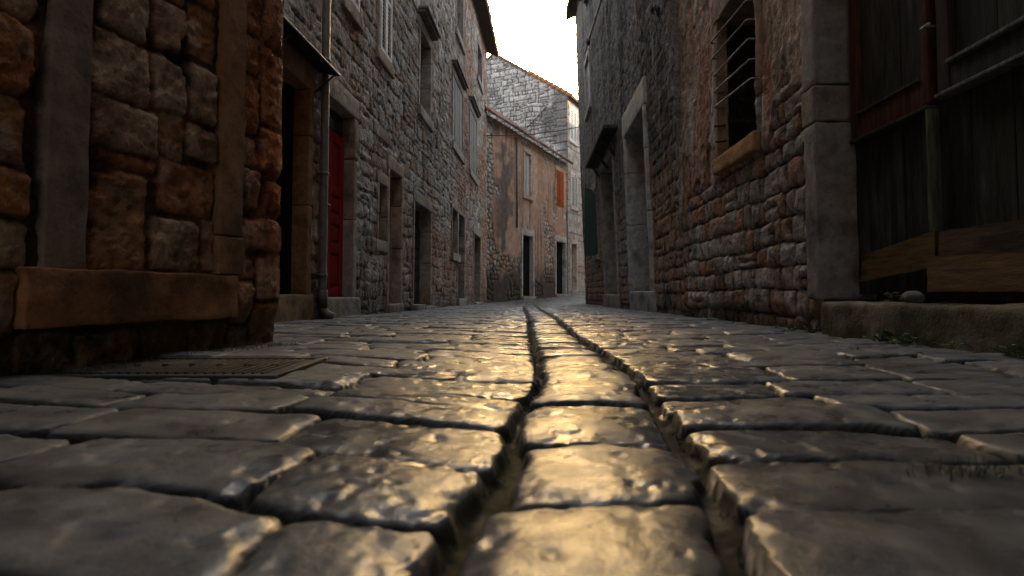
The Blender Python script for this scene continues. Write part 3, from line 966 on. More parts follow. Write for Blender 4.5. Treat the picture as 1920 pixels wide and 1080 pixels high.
def fn_r2(s, z):
    y = WR2.p0[1] + s * WR2.t[1]
    w1 = .07 * fbm(s * 2.6, z * 2.6, 201, 3) + .02 * fbm(s * 11, z * 11, 203, 2); w2 = .05 * fbm(s * 2.6, z * 2.6, 202, 3) + .02 * fbm(s * 11, z * 11, 204, 2)
    e, r1, r2, r3, dx, dy = courses(s + w1 * .8, z + w2 * 1.1, (.12, .21), (.13, .27), 205, .22)
    e = e + .014 * fbm(s * 15, z * 15, 206, 4)
    st = sm(-.001, .009, e)
    hs = -.055 + st * (.3 + .7 * (1 - np.exp(-np.clip(e, 0, 1) / .022))) * (.030 + .030 * r1) + st * (r2 - .5) * .10 * dx + .024 * fbm(s * 9, z * 9, 207, 4) + .012 * fbm(s * 34, z * 34, 208, 3)
    col = full(s.shape, (.42, .375, .335)) * (.6 + .65 * r2)[..., None]
    col = mixc(col, (.40, .19, .08), .75 * sm(.5, .85, r3))
    col = mixc(col, (.40, .37, .34), .6 * sm(.02, .2, fbm(s * 7, z * 7, 209, 4)))
    col = mixc(col, (.09, .05, .03), .6 * sm(.08, .28, fbm(s * 3.4, z * 3.4, 210, 4)))
    mort = full(s.shape, (.05, .035, .024))
    cs = mort * (1 - st)[..., None] + col * st[..., None]
    # plaster over the upper part, broken away below
    edge = 1.42 + 1.1 * fbm(s * .9, z * .9, 211, 4) + .28 * sm(4.2, 3.9, y) - .25 * sm(6.1, 6.8, y) + .45 * np.exp(-((y - 4.15) / .16) ** 2)
    pl = sm(-.03, .03, z - edge)
    pl = np.maximum(pl, sm(6.55, 6.62, y + .06 * fbm(z * 3, z * 0, 212, 3)) * sm(.9, 1.3, z))
    hp = -.012 + .035 * fbm(s * 2.5, z * 2.5, 213, 4) + .024 * fbm(s * 26, z * 12, 214, 4) + .014 * sm(-.01, .02, fbm(s * 3.2, z * 1.3, 216, 5))
    cp = full(s.shape, (.46, .33, .25))
    vs = fbm(s * 9, z * 1.1, 215, 4)
    cp = mixc(cp, (.54, .53, .52), .9 * sm(-.03, .07, fbm(s * 3.2, z * 1.3, 216, 5)))
    cp = mixc(cp, (.37, .165, .08), .75 * sm(.02, .2, fbm(s * 3.0 + 4, z * .8, 217, 4)))
    cp = mixc(cp, (.10, .08, .065), .75 * sm(.04, .2, vs))
    band = sm(Y_SPLIT - .42, Y_SPLIT - .38, y) * sm(.9, 1.2, z)
    cp = mixc(cp, (.28, .20, .13), .7 * band)
    h = hs * (1 - pl) + hp * pl + .03 * band * pl
    c = cs * (1 - pl)[..., None] + cp * pl[..., None]
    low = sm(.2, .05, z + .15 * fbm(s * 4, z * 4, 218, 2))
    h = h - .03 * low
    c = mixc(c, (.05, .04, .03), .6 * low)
    return h, c


gate_house = thing('stone_house', 'weathered stone and plaster house with a barred window and an old wooden gate', 'house', (2.2, 3.5, 0))
S = axis((0, 11.3, .13), (11.3, 12.0, .04), (12.0, WR2.L, .0135)); Zs = axis((-.3, 3.9, .0135), (3.9, 10.6, .1))
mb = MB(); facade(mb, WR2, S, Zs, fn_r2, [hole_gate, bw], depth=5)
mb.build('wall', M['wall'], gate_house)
tile_roof('roof', gate_house, WR2.pts(WR2.L, .3, 0)[:2], WR2.pts(0, .3, 0)[:2], -WR2.n, 10.6, rad(24), 5.5, lowres=True, seed=8)

# barred window
a = bw
mb = MB()
fn = cut_c(81, (.28, .14, .06), .6)
mb.box(WR2, a[1], a[1] + .10, -.10, .012, a[2], a[3] + .3, (.28, .19, .12), .012, .05, .010, 81, fn)
mb.box(WR2, a[0] - .13, a[0], -.4, .006, a[2] + .28, a[3] + .3, (.26, .17, .11), .02, .05, .014, 82, fn)
mb.box(WR2, a[0] - .09, a[0] + .03, -.4, -.02, a[2], a[2] + .27, (.24, .22, .2), .03, .04, .02, 83, fn)
mb.box(WR2, a[0] - .1, a[1] + .1, -.4, .016, a[3] + .001, a[3] + .3, (.22, .17, .13), .012, .05, .010, 84, fn)
wB = mb.build('window', M['cut'], gate_house); wB['label'] = 'dark window hole with five iron bars'
s1_, zs1 = WR2.hit(1349, 328); s0_, zs0 = WR2.hit(1424, 253)
mb = MB(); mb.box(WR2, s0_, a[1] + .06, -.4, .05, zs1 - .0, a[2] - .003, (.33, .19, .08), .016, .04, .012, 85, cut_c(86, (.36, .17, .06), .6, 2.5)); mb.build('sill', M['cut'], wB)
for (xa, ya, xb, yb) in ((1332, 81, 1399, 1), (1335, 110, 1400, 37), (1338, 142, 1403, 73), (1338, 173, 1406, 111), (1339, 202, 1408, 147)):
    sa, za = WR2.hit(xa, ya, .05); sb, zb = WR2.hit(xb, yb, .05)
    sg = np.array([sa, sa, sa - .02, sb + .02, sb, sb]); og = np.array([-.06, .042, .05, .05, .042, -.06]); zg = np.array([za, za, za, zb, zb, zb])
    mb = MB(); mb.tube(WR2.pts(sg, og, zg), .0085, (.22, .2, .19), 8); mb.build('bar', M['iron'], wB)
for (xa, ya) in ((1343, 235), (1345, 264)):
    sa, za = WR2.hit(xa, ya, .03); mb = MB(); mb.tube(WR2.pts(np.array([sa, sa]), np.array([-.06, .05]), np.array([za, za - .01])), .012, (.06, .05, .045), 8); mb.build('bar_stub', M['iron'], wB)

# gate
GO = -.2
g0 = gate_near; g1 = gate_far


def Gp(px, py, o=GO): return WR2.hit(px, py, o)


def streaks(wp, c):
    p = wp * np.array((26, 26, 1.6)); f = sm(-.02, .2, fbm3(p, 77, 4))[..., None]
    g_ = sm(-.05, .2, fbm3(wp * np.array((5, 5, 2.2)), 79, 3))[..., None]
    c2 = np.broadcast_to(c, wp.shape) * (1 - .65 * f) + np.array((.10, .095, .085)) * .65 * f
    return c2 * (1 - .6 * g_) + np.array((.030, .030, .006)) * .6 * g_


gate = planks('gate', gate_house, WR2, g0, g1 + .02, GO - .03, z_thr + .04, Gp(1745, 197)[1], (.040, .038, .037), 9, seed=91, c2=(.022, .023, .016), cfn=streaks, cell=.02)
gate['label'] = 'old double wooden gate, nearly black with a reddish frame'
cj = (.24, .23, .215)
# stone jamb in blocks and the lintel
mb = MB()
fnj = cut_c(93, (.25, .15, .09), .5, 2.2)
sj1 = WR2.s_at(1513, 300)
zz = [z_thr + .002, WR2.hit(1515, 240)[1], WR2.hit(1515, 172)[1], 3.1]
for k in range(3):
    mb.box(WR2, g1, sj1 + [.0, .02, .01][k], -.34, [.02, .024, .018][k], zz[k] + .003, zz[k + 1] - .003, [cj, (.22, .19, .16), cj][k], .016, .035, .009, 94 + k, fnj)
mb.build('jamb', M['cut'], gate)
mb = MB(); mb.box(WR2, g0 - .18, g0, -.34, .02, z_thr, 3.1, cj, .016, .08, .009, 98, fnj); mb.build('jamb', M['cut'], gate)
mb = MB(); mb.box(WR2, g0 - .2, sj1 + .02, -.34, .03, 3.104, 3.4, cj, .016, .08, .009, 99, fnj); mb.build('lintel', M['cut'], gate)
so = WR2.s_at(1535, 600, .10)
mb = MB(); mb.box(WR2, g0 - .3, so, -.45, .10, -.3, z_thr - .004, (.17, .14, .10), .028, .03, .016, 100, cut_c(101, (.06, .055, .02), .8, 3.5))
mb.build('threshold', M['cut'], gate)
# leaf on the far side: reddish stiles and rail, dark panel
red = (.085, .028, .014); dk = (.035, .033, .032)
sA, sB = Gp(1600, 150)[0], Gp(1748, 150)[0]
zr0 = Gp(1745, 197)[1]
mb = MB()
mb.box(WR2, sA - .075, sA, GO - .03, GO + .022, zr0, 3.06, red, .006, .15, .003, 3)
mb.box(WR2, sB, sB + .06, GO - .03, GO + .022, zr0, 3.06, red, .006, .15, .003, 4)
zr1 = Gp(1735, 152)[1]
mb.box(WR2, sB + .06, sA - .075, GO - .03, GO + .018, zr0, zr1, red, .006, .15, .003, 5)
mb.box(WR2, sB + .055, sA - .07, GO - .03, GO + .034, zr1, zr1 + .018, (.06, .055, .05), .005, .15, .002, 6)
mb.box(WR2, sB, sA, GO - .03, GO + .035, zr0 - .025, zr0 - .002, (.05, .045, .04), .005, .15, .002, 7)
lf = mb.build('leaf', M['wood'], gate); lf['label'] = 'far leaf with a reddish frame'
planks('panel', lf, WR2, sB + .06, sA - .075, GO - .01, zr1 + .02, 3.05, (.045, .038, .033), 3, seed=8, th=.02, cfn=streaks, cell=.025)
# leaf on the near side
sC = Gp(1766, 150)[0]
zq0 = Gp(1764, 186)[1]; zq1 = Gp(1792, 114)[1]
mb = MB()
mb.box(WR2, sC - .08, sC, GO - .03, GO + .022, zq0, 3.06, (.05, .03, .022), .006, .15, .003, 13)
mb.box(WR2, g0, sC - .08, GO - .03, GO + .016, zq0 + .02, zq1 - .01, (.045, .043, .042), .006, .15, .003, 14)
mb.box(WR2, g0, sC, GO - .03, GO + .045, zq0 - .004, zq0 + .018, (.15, .14, .13), .006, .15, .003, 15)
mb.box(WR2, g0, sC - .07, GO - .03, GO + .04, zq1 - .008, zq1 + .014, (.15, .14, .13), .006, .15, .003, 16)
ln_ = mb.build('leaf', M['wood'], gate); ln_['label'] = 'near leaf with two pale worn ledges'
planks('panel', ln_, WR2, g0, sC - .08, GO - .01, zq1 + .016, 3.05, (.042, .037, .033), 5, seed=9, th=.02, cfn=streaks, cell=.025)
# cover strip between the leaves
s_, z_ = Gp(1750, 205); mb = MB(); mb.box(WR2, s_ - .016, s_ + .006, GO - .02, GO + .04, Gp(1750, 435)[1], z_, (.10, .10, .065), .005, .1, .002, 18); mb.build('cover_strip', M['wood'], gate)
mb = MB(); s_, z_ = Gp(1757, 49); mb.tube(WR2.pts(np.array([s_ - .03, s_ + .03]), GO + .06, np.array([z_, z_])), .007, (.5, .5, .5), 8)
mb.tube(WR2.pts(np.array([s_, s_]), np.array([GO, GO + .06]), np.array([z_, z_])), .006, (.2, .2, .2), 8); mb.build('latch', M['iron'], gate)


def board(px4, o, th, c, label, seed):
    """a plank with four given corners on a plane parallel to the wall"""
    q = [WR2.hit(x, y, o) for x, y in px4]          # tl, tr, br, bl as seen
    n1, n2 = 26, 8
    U, V = np.meshgrid(np.linspace(0, 1, n1), np.linspace(0, 1, n2), indexing='ij')
    q = np.array(q)
    SZ = ((1 - U) * (1 - V))[..., None] * q[3] + (U * (1 - V))[..., None] * q[2] + (U * V)[..., None] * q[1] + ((1 - U) * V)[..., None] * q[0]
    SZ[..., 1] += .010 * fbm(SZ[..., 0] * 9, V * 2, seed, 3)
    SZ[:, :, 0] += .016 * fbm(SZ[..., 1] * 26, U * 3, seed + 2, 2) * ((U < .02) | (U > .98))
    ctr = (float(q[:, 0].mean()), float(q[:, 1].min()))
    org = WR2.pts(ctr[0], o, ctr[1])
    fr = WR2.pts(SZ[..., 0], o + .004 * fbm(SZ[..., 0] * 3, SZ[..., 1] * 30, seed + 5, 3), SZ[..., 1])
    bk = WR2.pts(SZ[..., 0], o - th, SZ[..., 1])
    cc = full(U.shape, c); cc = mixc(cc, np.array(c) * .45, sm(-.05, .2, fbm(SZ[..., 0] * 2.5, SZ[..., 1] * 22, seed + 7, 4)))
    mb = MB(); mb.grid(fr, cc, flip=True); mb.grid(bk, cc)
    for sl in ((0, slice(None)), (-1, slice(None)), (slice(None), 0), (slice(None), -1)):
        mb.grid(np.stack([fr[sl], bk[sl]], 0), np.stack([cc[sl], cc[sl]], 0))
    return tag(mb.build('wooden_board', M['wood_flat'], origin=org), label, 'board', 'boards nailed low across the gate')


board([(1618, 478), (1752, 432), (1752, 500), (1612, 528)], GO + .05, .022, (.14, .088, .030), 'slanting brown board with a broken end, left of the other boards on the gate', 301)
board([(1760, 434), (2080, 388), (2080, 474), (1760, 480)], GO + .06, .024, (.13, .073, .030), 'upper brown board with a chewed end low on the gate', 302)
board([(1739, 480), (2090, 468), (2090, 547), (1738, 547)], GO + .105, .03, (.18, .098, .034), 'lowest reddish brown board in front of the gate, above the threshold', 303)

# ---- far right house: dark grey, tall pale doorway
def fn_r1(s, z):
    y = Y_SPLIT + s * WR1.t[1]
    w1 = .08 * fbm(s * 2.2, z * 2.2, 401, 3); w2 = .06 * fbm(s * 2.2, z * 2.2, 402, 3) + .02 * fbm(s * 11, z * 11, 404, 2)
    e, r1, r2, r3, dx, dy = courses(s + w1, z + w2, (.16, .27), (.15, .33), 405, .2)
    e = e + .013 * fbm(s * 14, z * 14, 406, 4)
    st = sm(-.001, .009, e)
    lowm = sm(2.6, 1.3, z + 1.2 * fbm(s * .8, z * .8, 407, 3))
    rough_ = .05 * fbm(s * 5, z * 3.0, 408, 4) + .045 * fbm(s * 17, z * 9, 409, 4)
    hs = -.03 + st * (.4 + .6 * (1 - np.exp(-np.clip(e, 0, 1) / .015))) * (.022 + .016 * r1)
    h = (-.01 + rough_) * (1 - lowm) + (hs + .5 * rough_) * lowm
    h += .02 * st * (1 - lowm) - .015
    col = full(s.shape, (.26, .258, .256)) * (.75 + .5 * r2 * lowm)[..., None]
    col = mixc(col, (.055, .052, .05), .8 * sm(.02, .22, fbm(s * 2.2, z * .35, 410, 4)))
    col = mixc(col, (.24, .23, .225), .5 * sm(.05, .25, fbm(s * 9, z * 5, 411, 3)))
    o_ = sm(-.02, .15, fbm(s * 1.3, z * .8, 412, 4) + .14 * lowm - .06)
    col = mixc(col, (.36, .195, .10), .7 * o_ * lowm)
    col = mixc(col, (.20, .15, .10), .5 * sm(.1, .25, fbm(s * 1.5 + 7, z * 1.5, 413, 4)))
    mort = full(s.shape, (.045, .036, .03))
    f = lowm * (1 - st)
    col = col * (1 - f)[..., None] + mort * f[..., None]
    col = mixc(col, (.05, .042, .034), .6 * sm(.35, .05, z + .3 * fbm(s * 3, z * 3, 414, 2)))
    return h, col


pP = (WR1.s_at(1212, 300), WR1.s_at(1175, 300), WR1.hit(1180, 547)[1], WR1.hit(1175, 254)[1])
pQ = (WR1.s_at(1153, 400), WR1.s_at(1130, 400), WR1.hit(1135, 552)[1], WR1.hit(1132, 316)[1])
pT = (WR1.s_at(1107, 160), WR1.s_at(1098.6, 160), WR1.hit(1102, 213)[1], WR1.hit(1102, 108)[1])
pS = (WR1.s_at(1119, 400) - .1, WR1.s_at(1119, 400) + .85, WR1.hit(1118, 480)[1], WR1.hit(1118, 352)[1])
grey_house = thing('stone_house', 'dark grey rough walled house with a tall pale stone doorway', 'house', (2.3, 11, 0))
S = axis((0, 4, .024), (4, WR1.L, .034)); Zs = axis((-.4, 4.5, .026), (4.5, 10.1, .036))
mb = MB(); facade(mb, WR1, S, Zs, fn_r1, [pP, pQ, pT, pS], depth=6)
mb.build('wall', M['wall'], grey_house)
tile_roof('roof', grey_house, WR1.pts(WR1.L + .25, .3, 10)[:2], WR1.pts(0, .3, 10)[:2], -WR1.n, 10.1, rad(22), 6, seed=15, c=(.14, .08, .055))
mb = MB()
WW = Wall((5.9, 19.4), (5.9 + .46 * 45, 19.4 + .887 * 45), 1)  # unseen block added past the bend to keep sun off the walls
mb.box(WW, 0, 45, -6, 0, -.4, 12.4, (.2, .19, .18), .05, 1.0, .03, 130); mb.build('added_sun_screen', M['wall'], grey_house)
d1 = planks('door', grey_house, WR1, pP[0], pP[1], -.33, pP[2], pP[3], (.05, .047, .043), 12, False, seed=110, gap=.02); d1['label'] = 'dark board door deep in a tall pale doorway'
surround(d1, WR1, *pP, jamb=.15, recess=.4, lintel=.42, c=(.31, .31, .305), seed=111, amt=.12, proud=.03)
step_block(d1, WR1, pP[0] - .2, pP[1] - .3, -.4, pP[2], .1, (.33, .32, .31), 112, amt=.2, recess=.4)
d2 = planks('door', grey_house, WR1, pQ[0], pQ[1], -.3, pQ[2], pQ[3], (.06, .055, .05), 11, False, seed=113, gap=.02); d2['label'] = 'board door under the dark hood'
surround(d2, WR1, *pQ, jamb=.12, recess=.36, lintel=.18, c=(.24, .235, .225), seed=114, amt=.2)
step_block(d2, WR1, pQ[0] - .15, pQ[1] - .3, -.4, pQ[2], .12, (.28, .24, .2), 115, recess=.4)
# dark hood over that door
h0, zh = WR1.hit(1158, 240); h1 = WR1.hit(1118, 300)[0]
mb = MB(); mb.box(WR1, h0 - .05, h1, -.05, .30, zh - .02, zh + .06, (.05, .047, .045), .015, .06, .015, 117)
n_ = 7
for k in range(3):
    q = h0 + (h1 - h0) * (k + .5) / 3
    mb.tube(WR1.pts(np.array([q, q]), np.array([-.03, .25]), np.array([zh - .42, zh - .03])), .03, (.05, .045, .04), 6)
mb.build('hood', M['cut'], grey_house)
# upper pale window
mb = MB(); mb.box(WR1, pT[0], pT[1], -.14, -.1, pT[2], pT[3], (.02, .02, .02), .003, .3); w_ = mb.build('window', M['glass'], grey_house)
surround(w_, WR1, *pT, jamb=.12, recess=.2, lintel=.2, sill=.15, c=(.26, .26, .255), seed=120, amt=.1)
planks('shutter', w_, WR1, pT[0], pT[1], -.03, pT[2], pT[3], (.27, .275, .275), 6, seed=121)
# arched opening with green shutter swung out
mb = MB(); mb.box(WR1, pS[0], pS[1], -.2, -.16, pS[2], pS[3], (.015, .016, .016), .003, .3); w_ = mb.build('window', M['glass'], grey_house); w_['label'] = 'arched window with green shutter swung open'
surround(w_, WR1, *pS, jamb=.12, recess=.25, lintel=.2, sill=.15, c=(.22, .21, .2), seed=122, amt=.2)
pa = WR1.pts(pS[0], .03, 0)[:2]
yy = pa[1] + .75; pb = np.array([(1098 - 960) / F * yy, yy])
mb = MB(); tt = (pb - pa); Ls = np.hypot(*tt); tt /= Ls; nn = np.array([-tt[1], tt[0]])
us = np.linspace(0, Ls, 15); zl = pS[2] + .0
arch = pS[3] + .12 - .75 * (1 - np.sqrt(np.clip(1 - ((us - Ls) / (Ls * 1.02)) ** 2, 0, 1))) + .25 * 0
for off, fl in ((.02, False), (-.02, True)):
    V = np.linspace(0, 1, 6)
    P = np.zeros((15, 6, 3))
    for i in range(15):
        P[i, :, 0] = pa[0] + tt[0] * us[i] + nn[0] * off; P[i, :, 1] = pa[1] + tt[1] * us[i] + nn[1] * off
        P[i, :, 2] = zl + (arch[i] - zl) * V
    mb.grid(P, (.024, .07, .06), flip=fl)
    if off > 0: P1 = P
for sl in ((0, slice(None)), (-1, slice(None)), (slice(None), 0), (slice(None), -1)):
    mb.grid(np.stack([P1[sl], P[sl]], 0), (.10, .13, .12))
mb.build('shutter', M['paint'], w_)

# =================================================================== SALMON HOUSE AT THE BEND
A0 = np.array([-.99, 21.6]); dM = np.array([.47, 1.]); dM /= np.hypot(*dM)
kB = ((1062 - 960) / F)
tB = (A0[0] - kB * A0[1]) / (kB * dM[1] - dM[0])
B0 = A0 + dM * tB
A1 = A0 - dM * 3.5
WM = Wall(A1, B0, -1)
zE = WM.hit(1000, 268)[1]
m_open = {
    'd1': (WM.s_at(979, 500), WM.s_at(998, 500), WM.hit(979, 556)[1], WM.hit(979, 440)[1]),
    'd2': (WM.s_at(1042, 500), WM.s_at(1059, 500), WM.hit(1042, 551)[1], WM.hit(1042, 452)[1]),
    'w1': (WM.s_at(983, 330), WM.s_at(994, 330), WM.hit(983, 364)[1], WM.hit(983, 285)[1]),
    'w2': (WM.s_at(1042, 350), WM.s_at(1055, 350), WM.hit(1042, 383)[1], WM.hit(1042, 318)[1]),
}


def fn_m(s, z):
    e, r1, r2, r3, dx, dy = cells(s + .1 * fbm(s * 2, z * 2, 501, 3), z + .08 * fbm(s * 2, z * 2, 502, 3), .3, .2, 503, .32, .15)
    e = e + .012 * fbm(s * 10, z * 10, 504, 2)
    st = sm(.006, .03, e)
    px_like = s - 3.5
    stone = sm(.62, .48, px_like + .35 * fbm(z * 1.3, z * 0 + 3, 505, 3))
    stone = np.maximum(stone, sm(.14, .24, fbm(s * .7, z * .7, 506, 4) +   .08 * sm(2.6, 1.3, z)))
    stone = np.maximum(stone, .8 * sm(.1, .25, fbm(s * .9 + 3, z * .5, 507, 3)) * sm(5.2, 6.2, px_like))
    hs = -.05 + .05 * st + .02 * fbm(s * 8, z * 8, 508, 3)
    hp = .02 + .02 * fbm(s * 2, z * 2, 509, 3)
    h = hs * stone + hp * (1 - stone)
    cs = full(s.shape, (.44, .42, .40)) * (.6 + .6 * r2)[..., None]
    cs = mixc(cs, (.36, .18, .09), .6 * sm(.4, .8, r3) * sm(4.2, 2.5, z))
    cs = cs * st[..., None] + np.array((.12, .075, .05)) * (1 - st)[..., None]
    cp = full(s.shape, (.43, .285, .215))
    cp = mixc(cp, (.46, .36, .295), .75 * sm(-.02, .2, fbm(s * .8, z * .6, 510, 4)))
    cp = mixc(cp, (.38, .19, .105), .45 * sm(.0, .2, fbm(s * 1.6, z * .5, 511, 4)))
    dark = sm(-.04, .10, fbm(s * 1.6, z * 1.3, 512, 5) + .30 * np.exp(-((px_like - 1.55) / .75) ** 2 - ((z - 4.0) / 1.5) ** 2) - .12)
    cp = mixc(cp, (.10, .097, .094), .88 * dark * np.exp(-((px_like - 1.6) / 1.3) ** 2))
    streak = sm(.05, .2, fbm(s * 6, z * .4, 513, 3))
    cp = mixc(cp, (.14, .10, .08), .65 * streak)
    c = cs * stone[..., None] + cp * (1 - stone)[..., None]
    damp = sm(1.9, .7, z + .9 * fbm(s * 1.3, z * 1.3, 514, 3))
    c = mixc(c, (.05, .042, .034), .9 * damp)
    return h, c


salmon = thing('plaster_house', 'salmon plaster house with an orange shutter and low tiled roof at the bend', 'house', (1, 26, 0))
S = axis((0, 3.4, .08), (3.4, WM.L, .038)); Zs = axis((-.4, zE, .038))
mb = MB(); facade(mb, WM, S, Zs, fn_m, list(m_open.values()), depth=6)
mb.build('wall', M['plaster'], salmon)
tile_roof('roof', salmon, WM.pts(-.2, .35, 0)[:2], WM.pts(WM.L + .1, .35, 0)[:2], -WM.n, zE - .06, rad(37), 5.5, seed=25, c=(.13, .04, .028), th=.05, c2=(.2, .18, .16))
for key, lb in (('d1', 'open dark doorway in a grey stone frame'), ('d2', 'dark doorway below the orange shutter')):
    a = m_open[key]
    d_ = planks('door', salmon, WM, a[0], a[1], -.14, a[2], a[3], (.012, .014, .014), 5, seed=131, mat_='dark_wood'); d_['label'] = lb
    surround(d_, WM, *a, jamb=.16, recess=.2, lintel=.3, c=(.36, .35, .33), seed=132, amt=.2, proud=.05)
    step_block(d_, WM, a[0] - .16, a[1] + .16, -.5, a[2], .12, (.33, .32, .3), 133, recess=.5)
a = m_open['w1']
mb = MB(); mb.box(WM, a[0], a[1], -.25, -.2, a[2], a[3], (.02, .02, .022), .003, .4); w_ = mb.build('window', M['glass'], salmon)
surround(w_, WM, *a, jamb=.16, recess=.3, lintel=.25, sill=.2, c=(.38, .32, .26), seed=135, amt=.3, proud=.05)
planks('shutter', w_, WM, a[0] + .25, a[1], -.05, a[2], a[3], (.5, .51, .51), 4, seed=136, mat_='dark_wood')
a = m_open['w2']
mb = MB(); mb.box(WM, a[0], a[1], -.25, -.2, a[2], a[3], (.02, .02, .022), .003, .4); w_ = mb.build('window', M['glass'], salmon)
surround(w_, WM, *a, jamb=.12, recess=.3, lintel=.2, c=(.40, .3, .22), seed=138, amt=.4, proud=.05)
sh = planks('shutter', w_, WM, a[0], a[1], .07, a[2], a[3], (.32, .068, .016), 4, seed=139, mat_='dark_wood'); sh['label'] = 'bright orange closed shutter'
for zz in (a[2] + .3, a[3] - .35):
    mb = MB(); mb.box(WM, a[0], a[0] + .5, .07, .085, zz, zz + .05, (.02, .02, .02), .003, .3); mb.build('hinge', M['iron'], w_)
sd = WM.s_at(969, 350, .08); mb = MB()
mb.tube(WM.pts(np.array([sd] * 2), .09, np.array([WM.hit(969, 428)[1], zE - .3])), .045, (.13, .12, .11), 10); mb.build('downpipe', M['iron'], salmon)

# =================================================================== TALL GABLE HOUSE BEHIND
C0 = B0 + np.array([.12, .35])
dS = np.array([.52, 1.]); dS /= np.hypot(*dS)
dG = np.array([-dS[1], dS[0]])
WS = Wall(C0, C0 + dS * 9, -1)
WG = Wall(C0, C0 + dG * 9.3, 1)
zEg = WG.hit(1066, 176)[1]
sR, zR = WG.hit(926, 100)
sR = float(sR)


def gtop(s): return zEg + (zR - zEg) * (1 - np.abs(s - sR) / sR)


def fn_g(s, z):
    e, r1, r2, r3, dx, dy = courses(s + .14 * fbm(s * 1.8, z * 1.8, 601, 3), z + .2 * fbm(s * 1.3, z * 1.3, 602, 3), (.18, .34), (.24, .62), 603, .4, .05)
    q = sm(.75, .7, s + .12 * np.sign(np.mod(z, .9) - .45)); zq = np.mod(z, .45)
    e = np.where(q > .5, np.minimum(zq, .45 - zq), e)
    e = e + .034 * fbm(s * 7, z * 7, 604, 4)
    st = sm(.008, .030, e)
    h = -.05 + .06 * st + .02 * fbm(s * 7, z * 7, 605, 3)
    col = full(s.shape, (.56, .55, .53)) * (.7 + .45 * r2)[..., None]
    mort = full(s.shape, (.10, .098, .093))
    mort = mixc(mort, (.10, .098, .095), sm(0, .2, fbm(s * .6, z * .6, 606, 3)))
    col = mort * (1 - st)[..., None] + col * st[..., None]
    col = mixc(col, (.15, .147, .145), .75 * sm(.05, .22, fbm(s * .9, z * .5, 607, 4) + .14 * sm(1.3, .5, s)))
    return h, col


def fn_s(s, z):
    row = np.floor(z / .36); off = _h(row, row * 0, 0, 701)
    u = s / .75 + off; k = np.floor(u)
    ez = np.minimum(np.mod(z, .36), .36 - np.mod(z, .36)); es = np.minimum(u - k, k + 1 - u) * .75
    e = np.minimum(ez, es) + .006 * fbm(s * 9, z * 9, 702, 2)
    st = sm(.004, .022, e); r = _h(k, row, 1, 703)
    h = .02 * st + .01 * fbm(s * 5, z * 5, 704, 2)
    col = full(s.shape, (.50, .46, .42)) * (.8 + .3 * r)[..., None] * (.32 + .68 * st)[..., None]
    col = mixc(col, (.42, .26, .17), .4 * sm(.05, .25, fbm(s * .7, z * .7, 705, 3)))
    return h, col


gable = thing('gable_house', 'tall house with a pale rubble gable rising behind the salmon house', 'house', (C0[0], C0[1] + 2, 0))
S = axis((0, 2 * sR, .05)); Zs = axis((-.3, 5, .3), (5, zR + .1, .05))
mb = MB(); facade(mb, WG, S, Zs, fn_g, depth=.4, top=lambda s: gtop(s) + .0, close=False)
s2 = np.array([0, sR, 2 * sR]); top3 = WG.pts(s2, .02, gtop(s2)); b3 = WG.pts(s2, -9.2, gtop(s2))
mb.grid(np.stack([WG.pts(s2[::2], -9.2, -.3), WG.pts(s2[::2], -9.2, gtop(s2[::2]))], 1), (.3, .3, .3))
mb.build('gable_wall', M['wall'], gable)
sv = WS.hit(1069, 204)
o1 = (WS.s_at(1067.6, 235), WS.s_at(1079.5, 235), WS.hit(1073, 266)[1], WS.hit(1073, 206)[1])
o2 = (WS.s_at(1070.5, 360), WS.s_at(1081, 360), WS.hit(1075, 390)[1], WS.hit(1075, 330)[1])
o3 = (WS.s_at(1070, 500), WS.s_at(1080, 500), WS.hit(1073, 545)[1], WS.hit(1073, 457)[1])
S = axis((0, WS.L, .05)); Zs = axis((-.3, zEg, .05))
mb = MB(); facade(mb, WS, S, Zs, fn_s, [o1, o2, o3], depth=5, close=False); mb.build('side_wall', M['plaster'], gable)
for a, cc, lb in ((o1, (.75, .75, .72), 'white louvred shutter below the eave'), (o2, (.45, .47, .45), 'grey louvred shutter of the middle floor')):
    mb = MB(); mb.box(WS, a[0], a[1], -.2, -.15, a[2], a[3], (.02, .02, .022), .003, .4); w_ = mb.build('window', M['glass'], gable)
    surround(w_, WS, *a, jamb=.13, recess=.2, lintel=.16, sill=.14, c=(.55, .5, .45), seed=141, amt=.15, proud=.05)
    m0 = (a[0] + a[1]) / 2
    louvre(w_, WS, a[0], m0 - .01, a[2], a[3], .06, cc, slat=.10, stile=.07)['label'] = lb
    louvre(w_, WS, m0 + .01, a[1], a[2], a[3], .06, cc, slat=.10, stile=.07)['label'] = lb
d_ = planks('door', gable, WS, o3[0], o3[1], -.3, o3[2], o3[3], (.03, .018, .013), 5, seed=145, mat_='dark_wood')
surround(d_, WS, *o3, jamb=.15, recess=.35, lintel=.25, c=(.5, .45, .4), seed=146, amt=.2, proud=.05)
step_block(d_, WS, o3[0], o3[1], -.4, o3[2], .1, (.4, .38, .36), 147)
# roof: two slopes over the gable, along dS
pitch_g = math.atan2(zR - zEg, sR)
ov = .12
eA = WG.pts(-.28, .10, 0)[:2]; eB = eA + dS * 9.2
tile_roof('roof', gable, eA, eB, dG, zEg - .17 , pitch_g, sR + .24, seed=31, c=(.40, .17, .08), th=.06)
eA = WG.pts(2 * sR + .28, .10, 0)[:2]; eB = eA + dS * 9.2
tile_roof('roof', gable, eA, eB, -dG, zEg - .17, pitch_g, sR + .24, seed=33, c=(.36, .16, .08), th=.06)
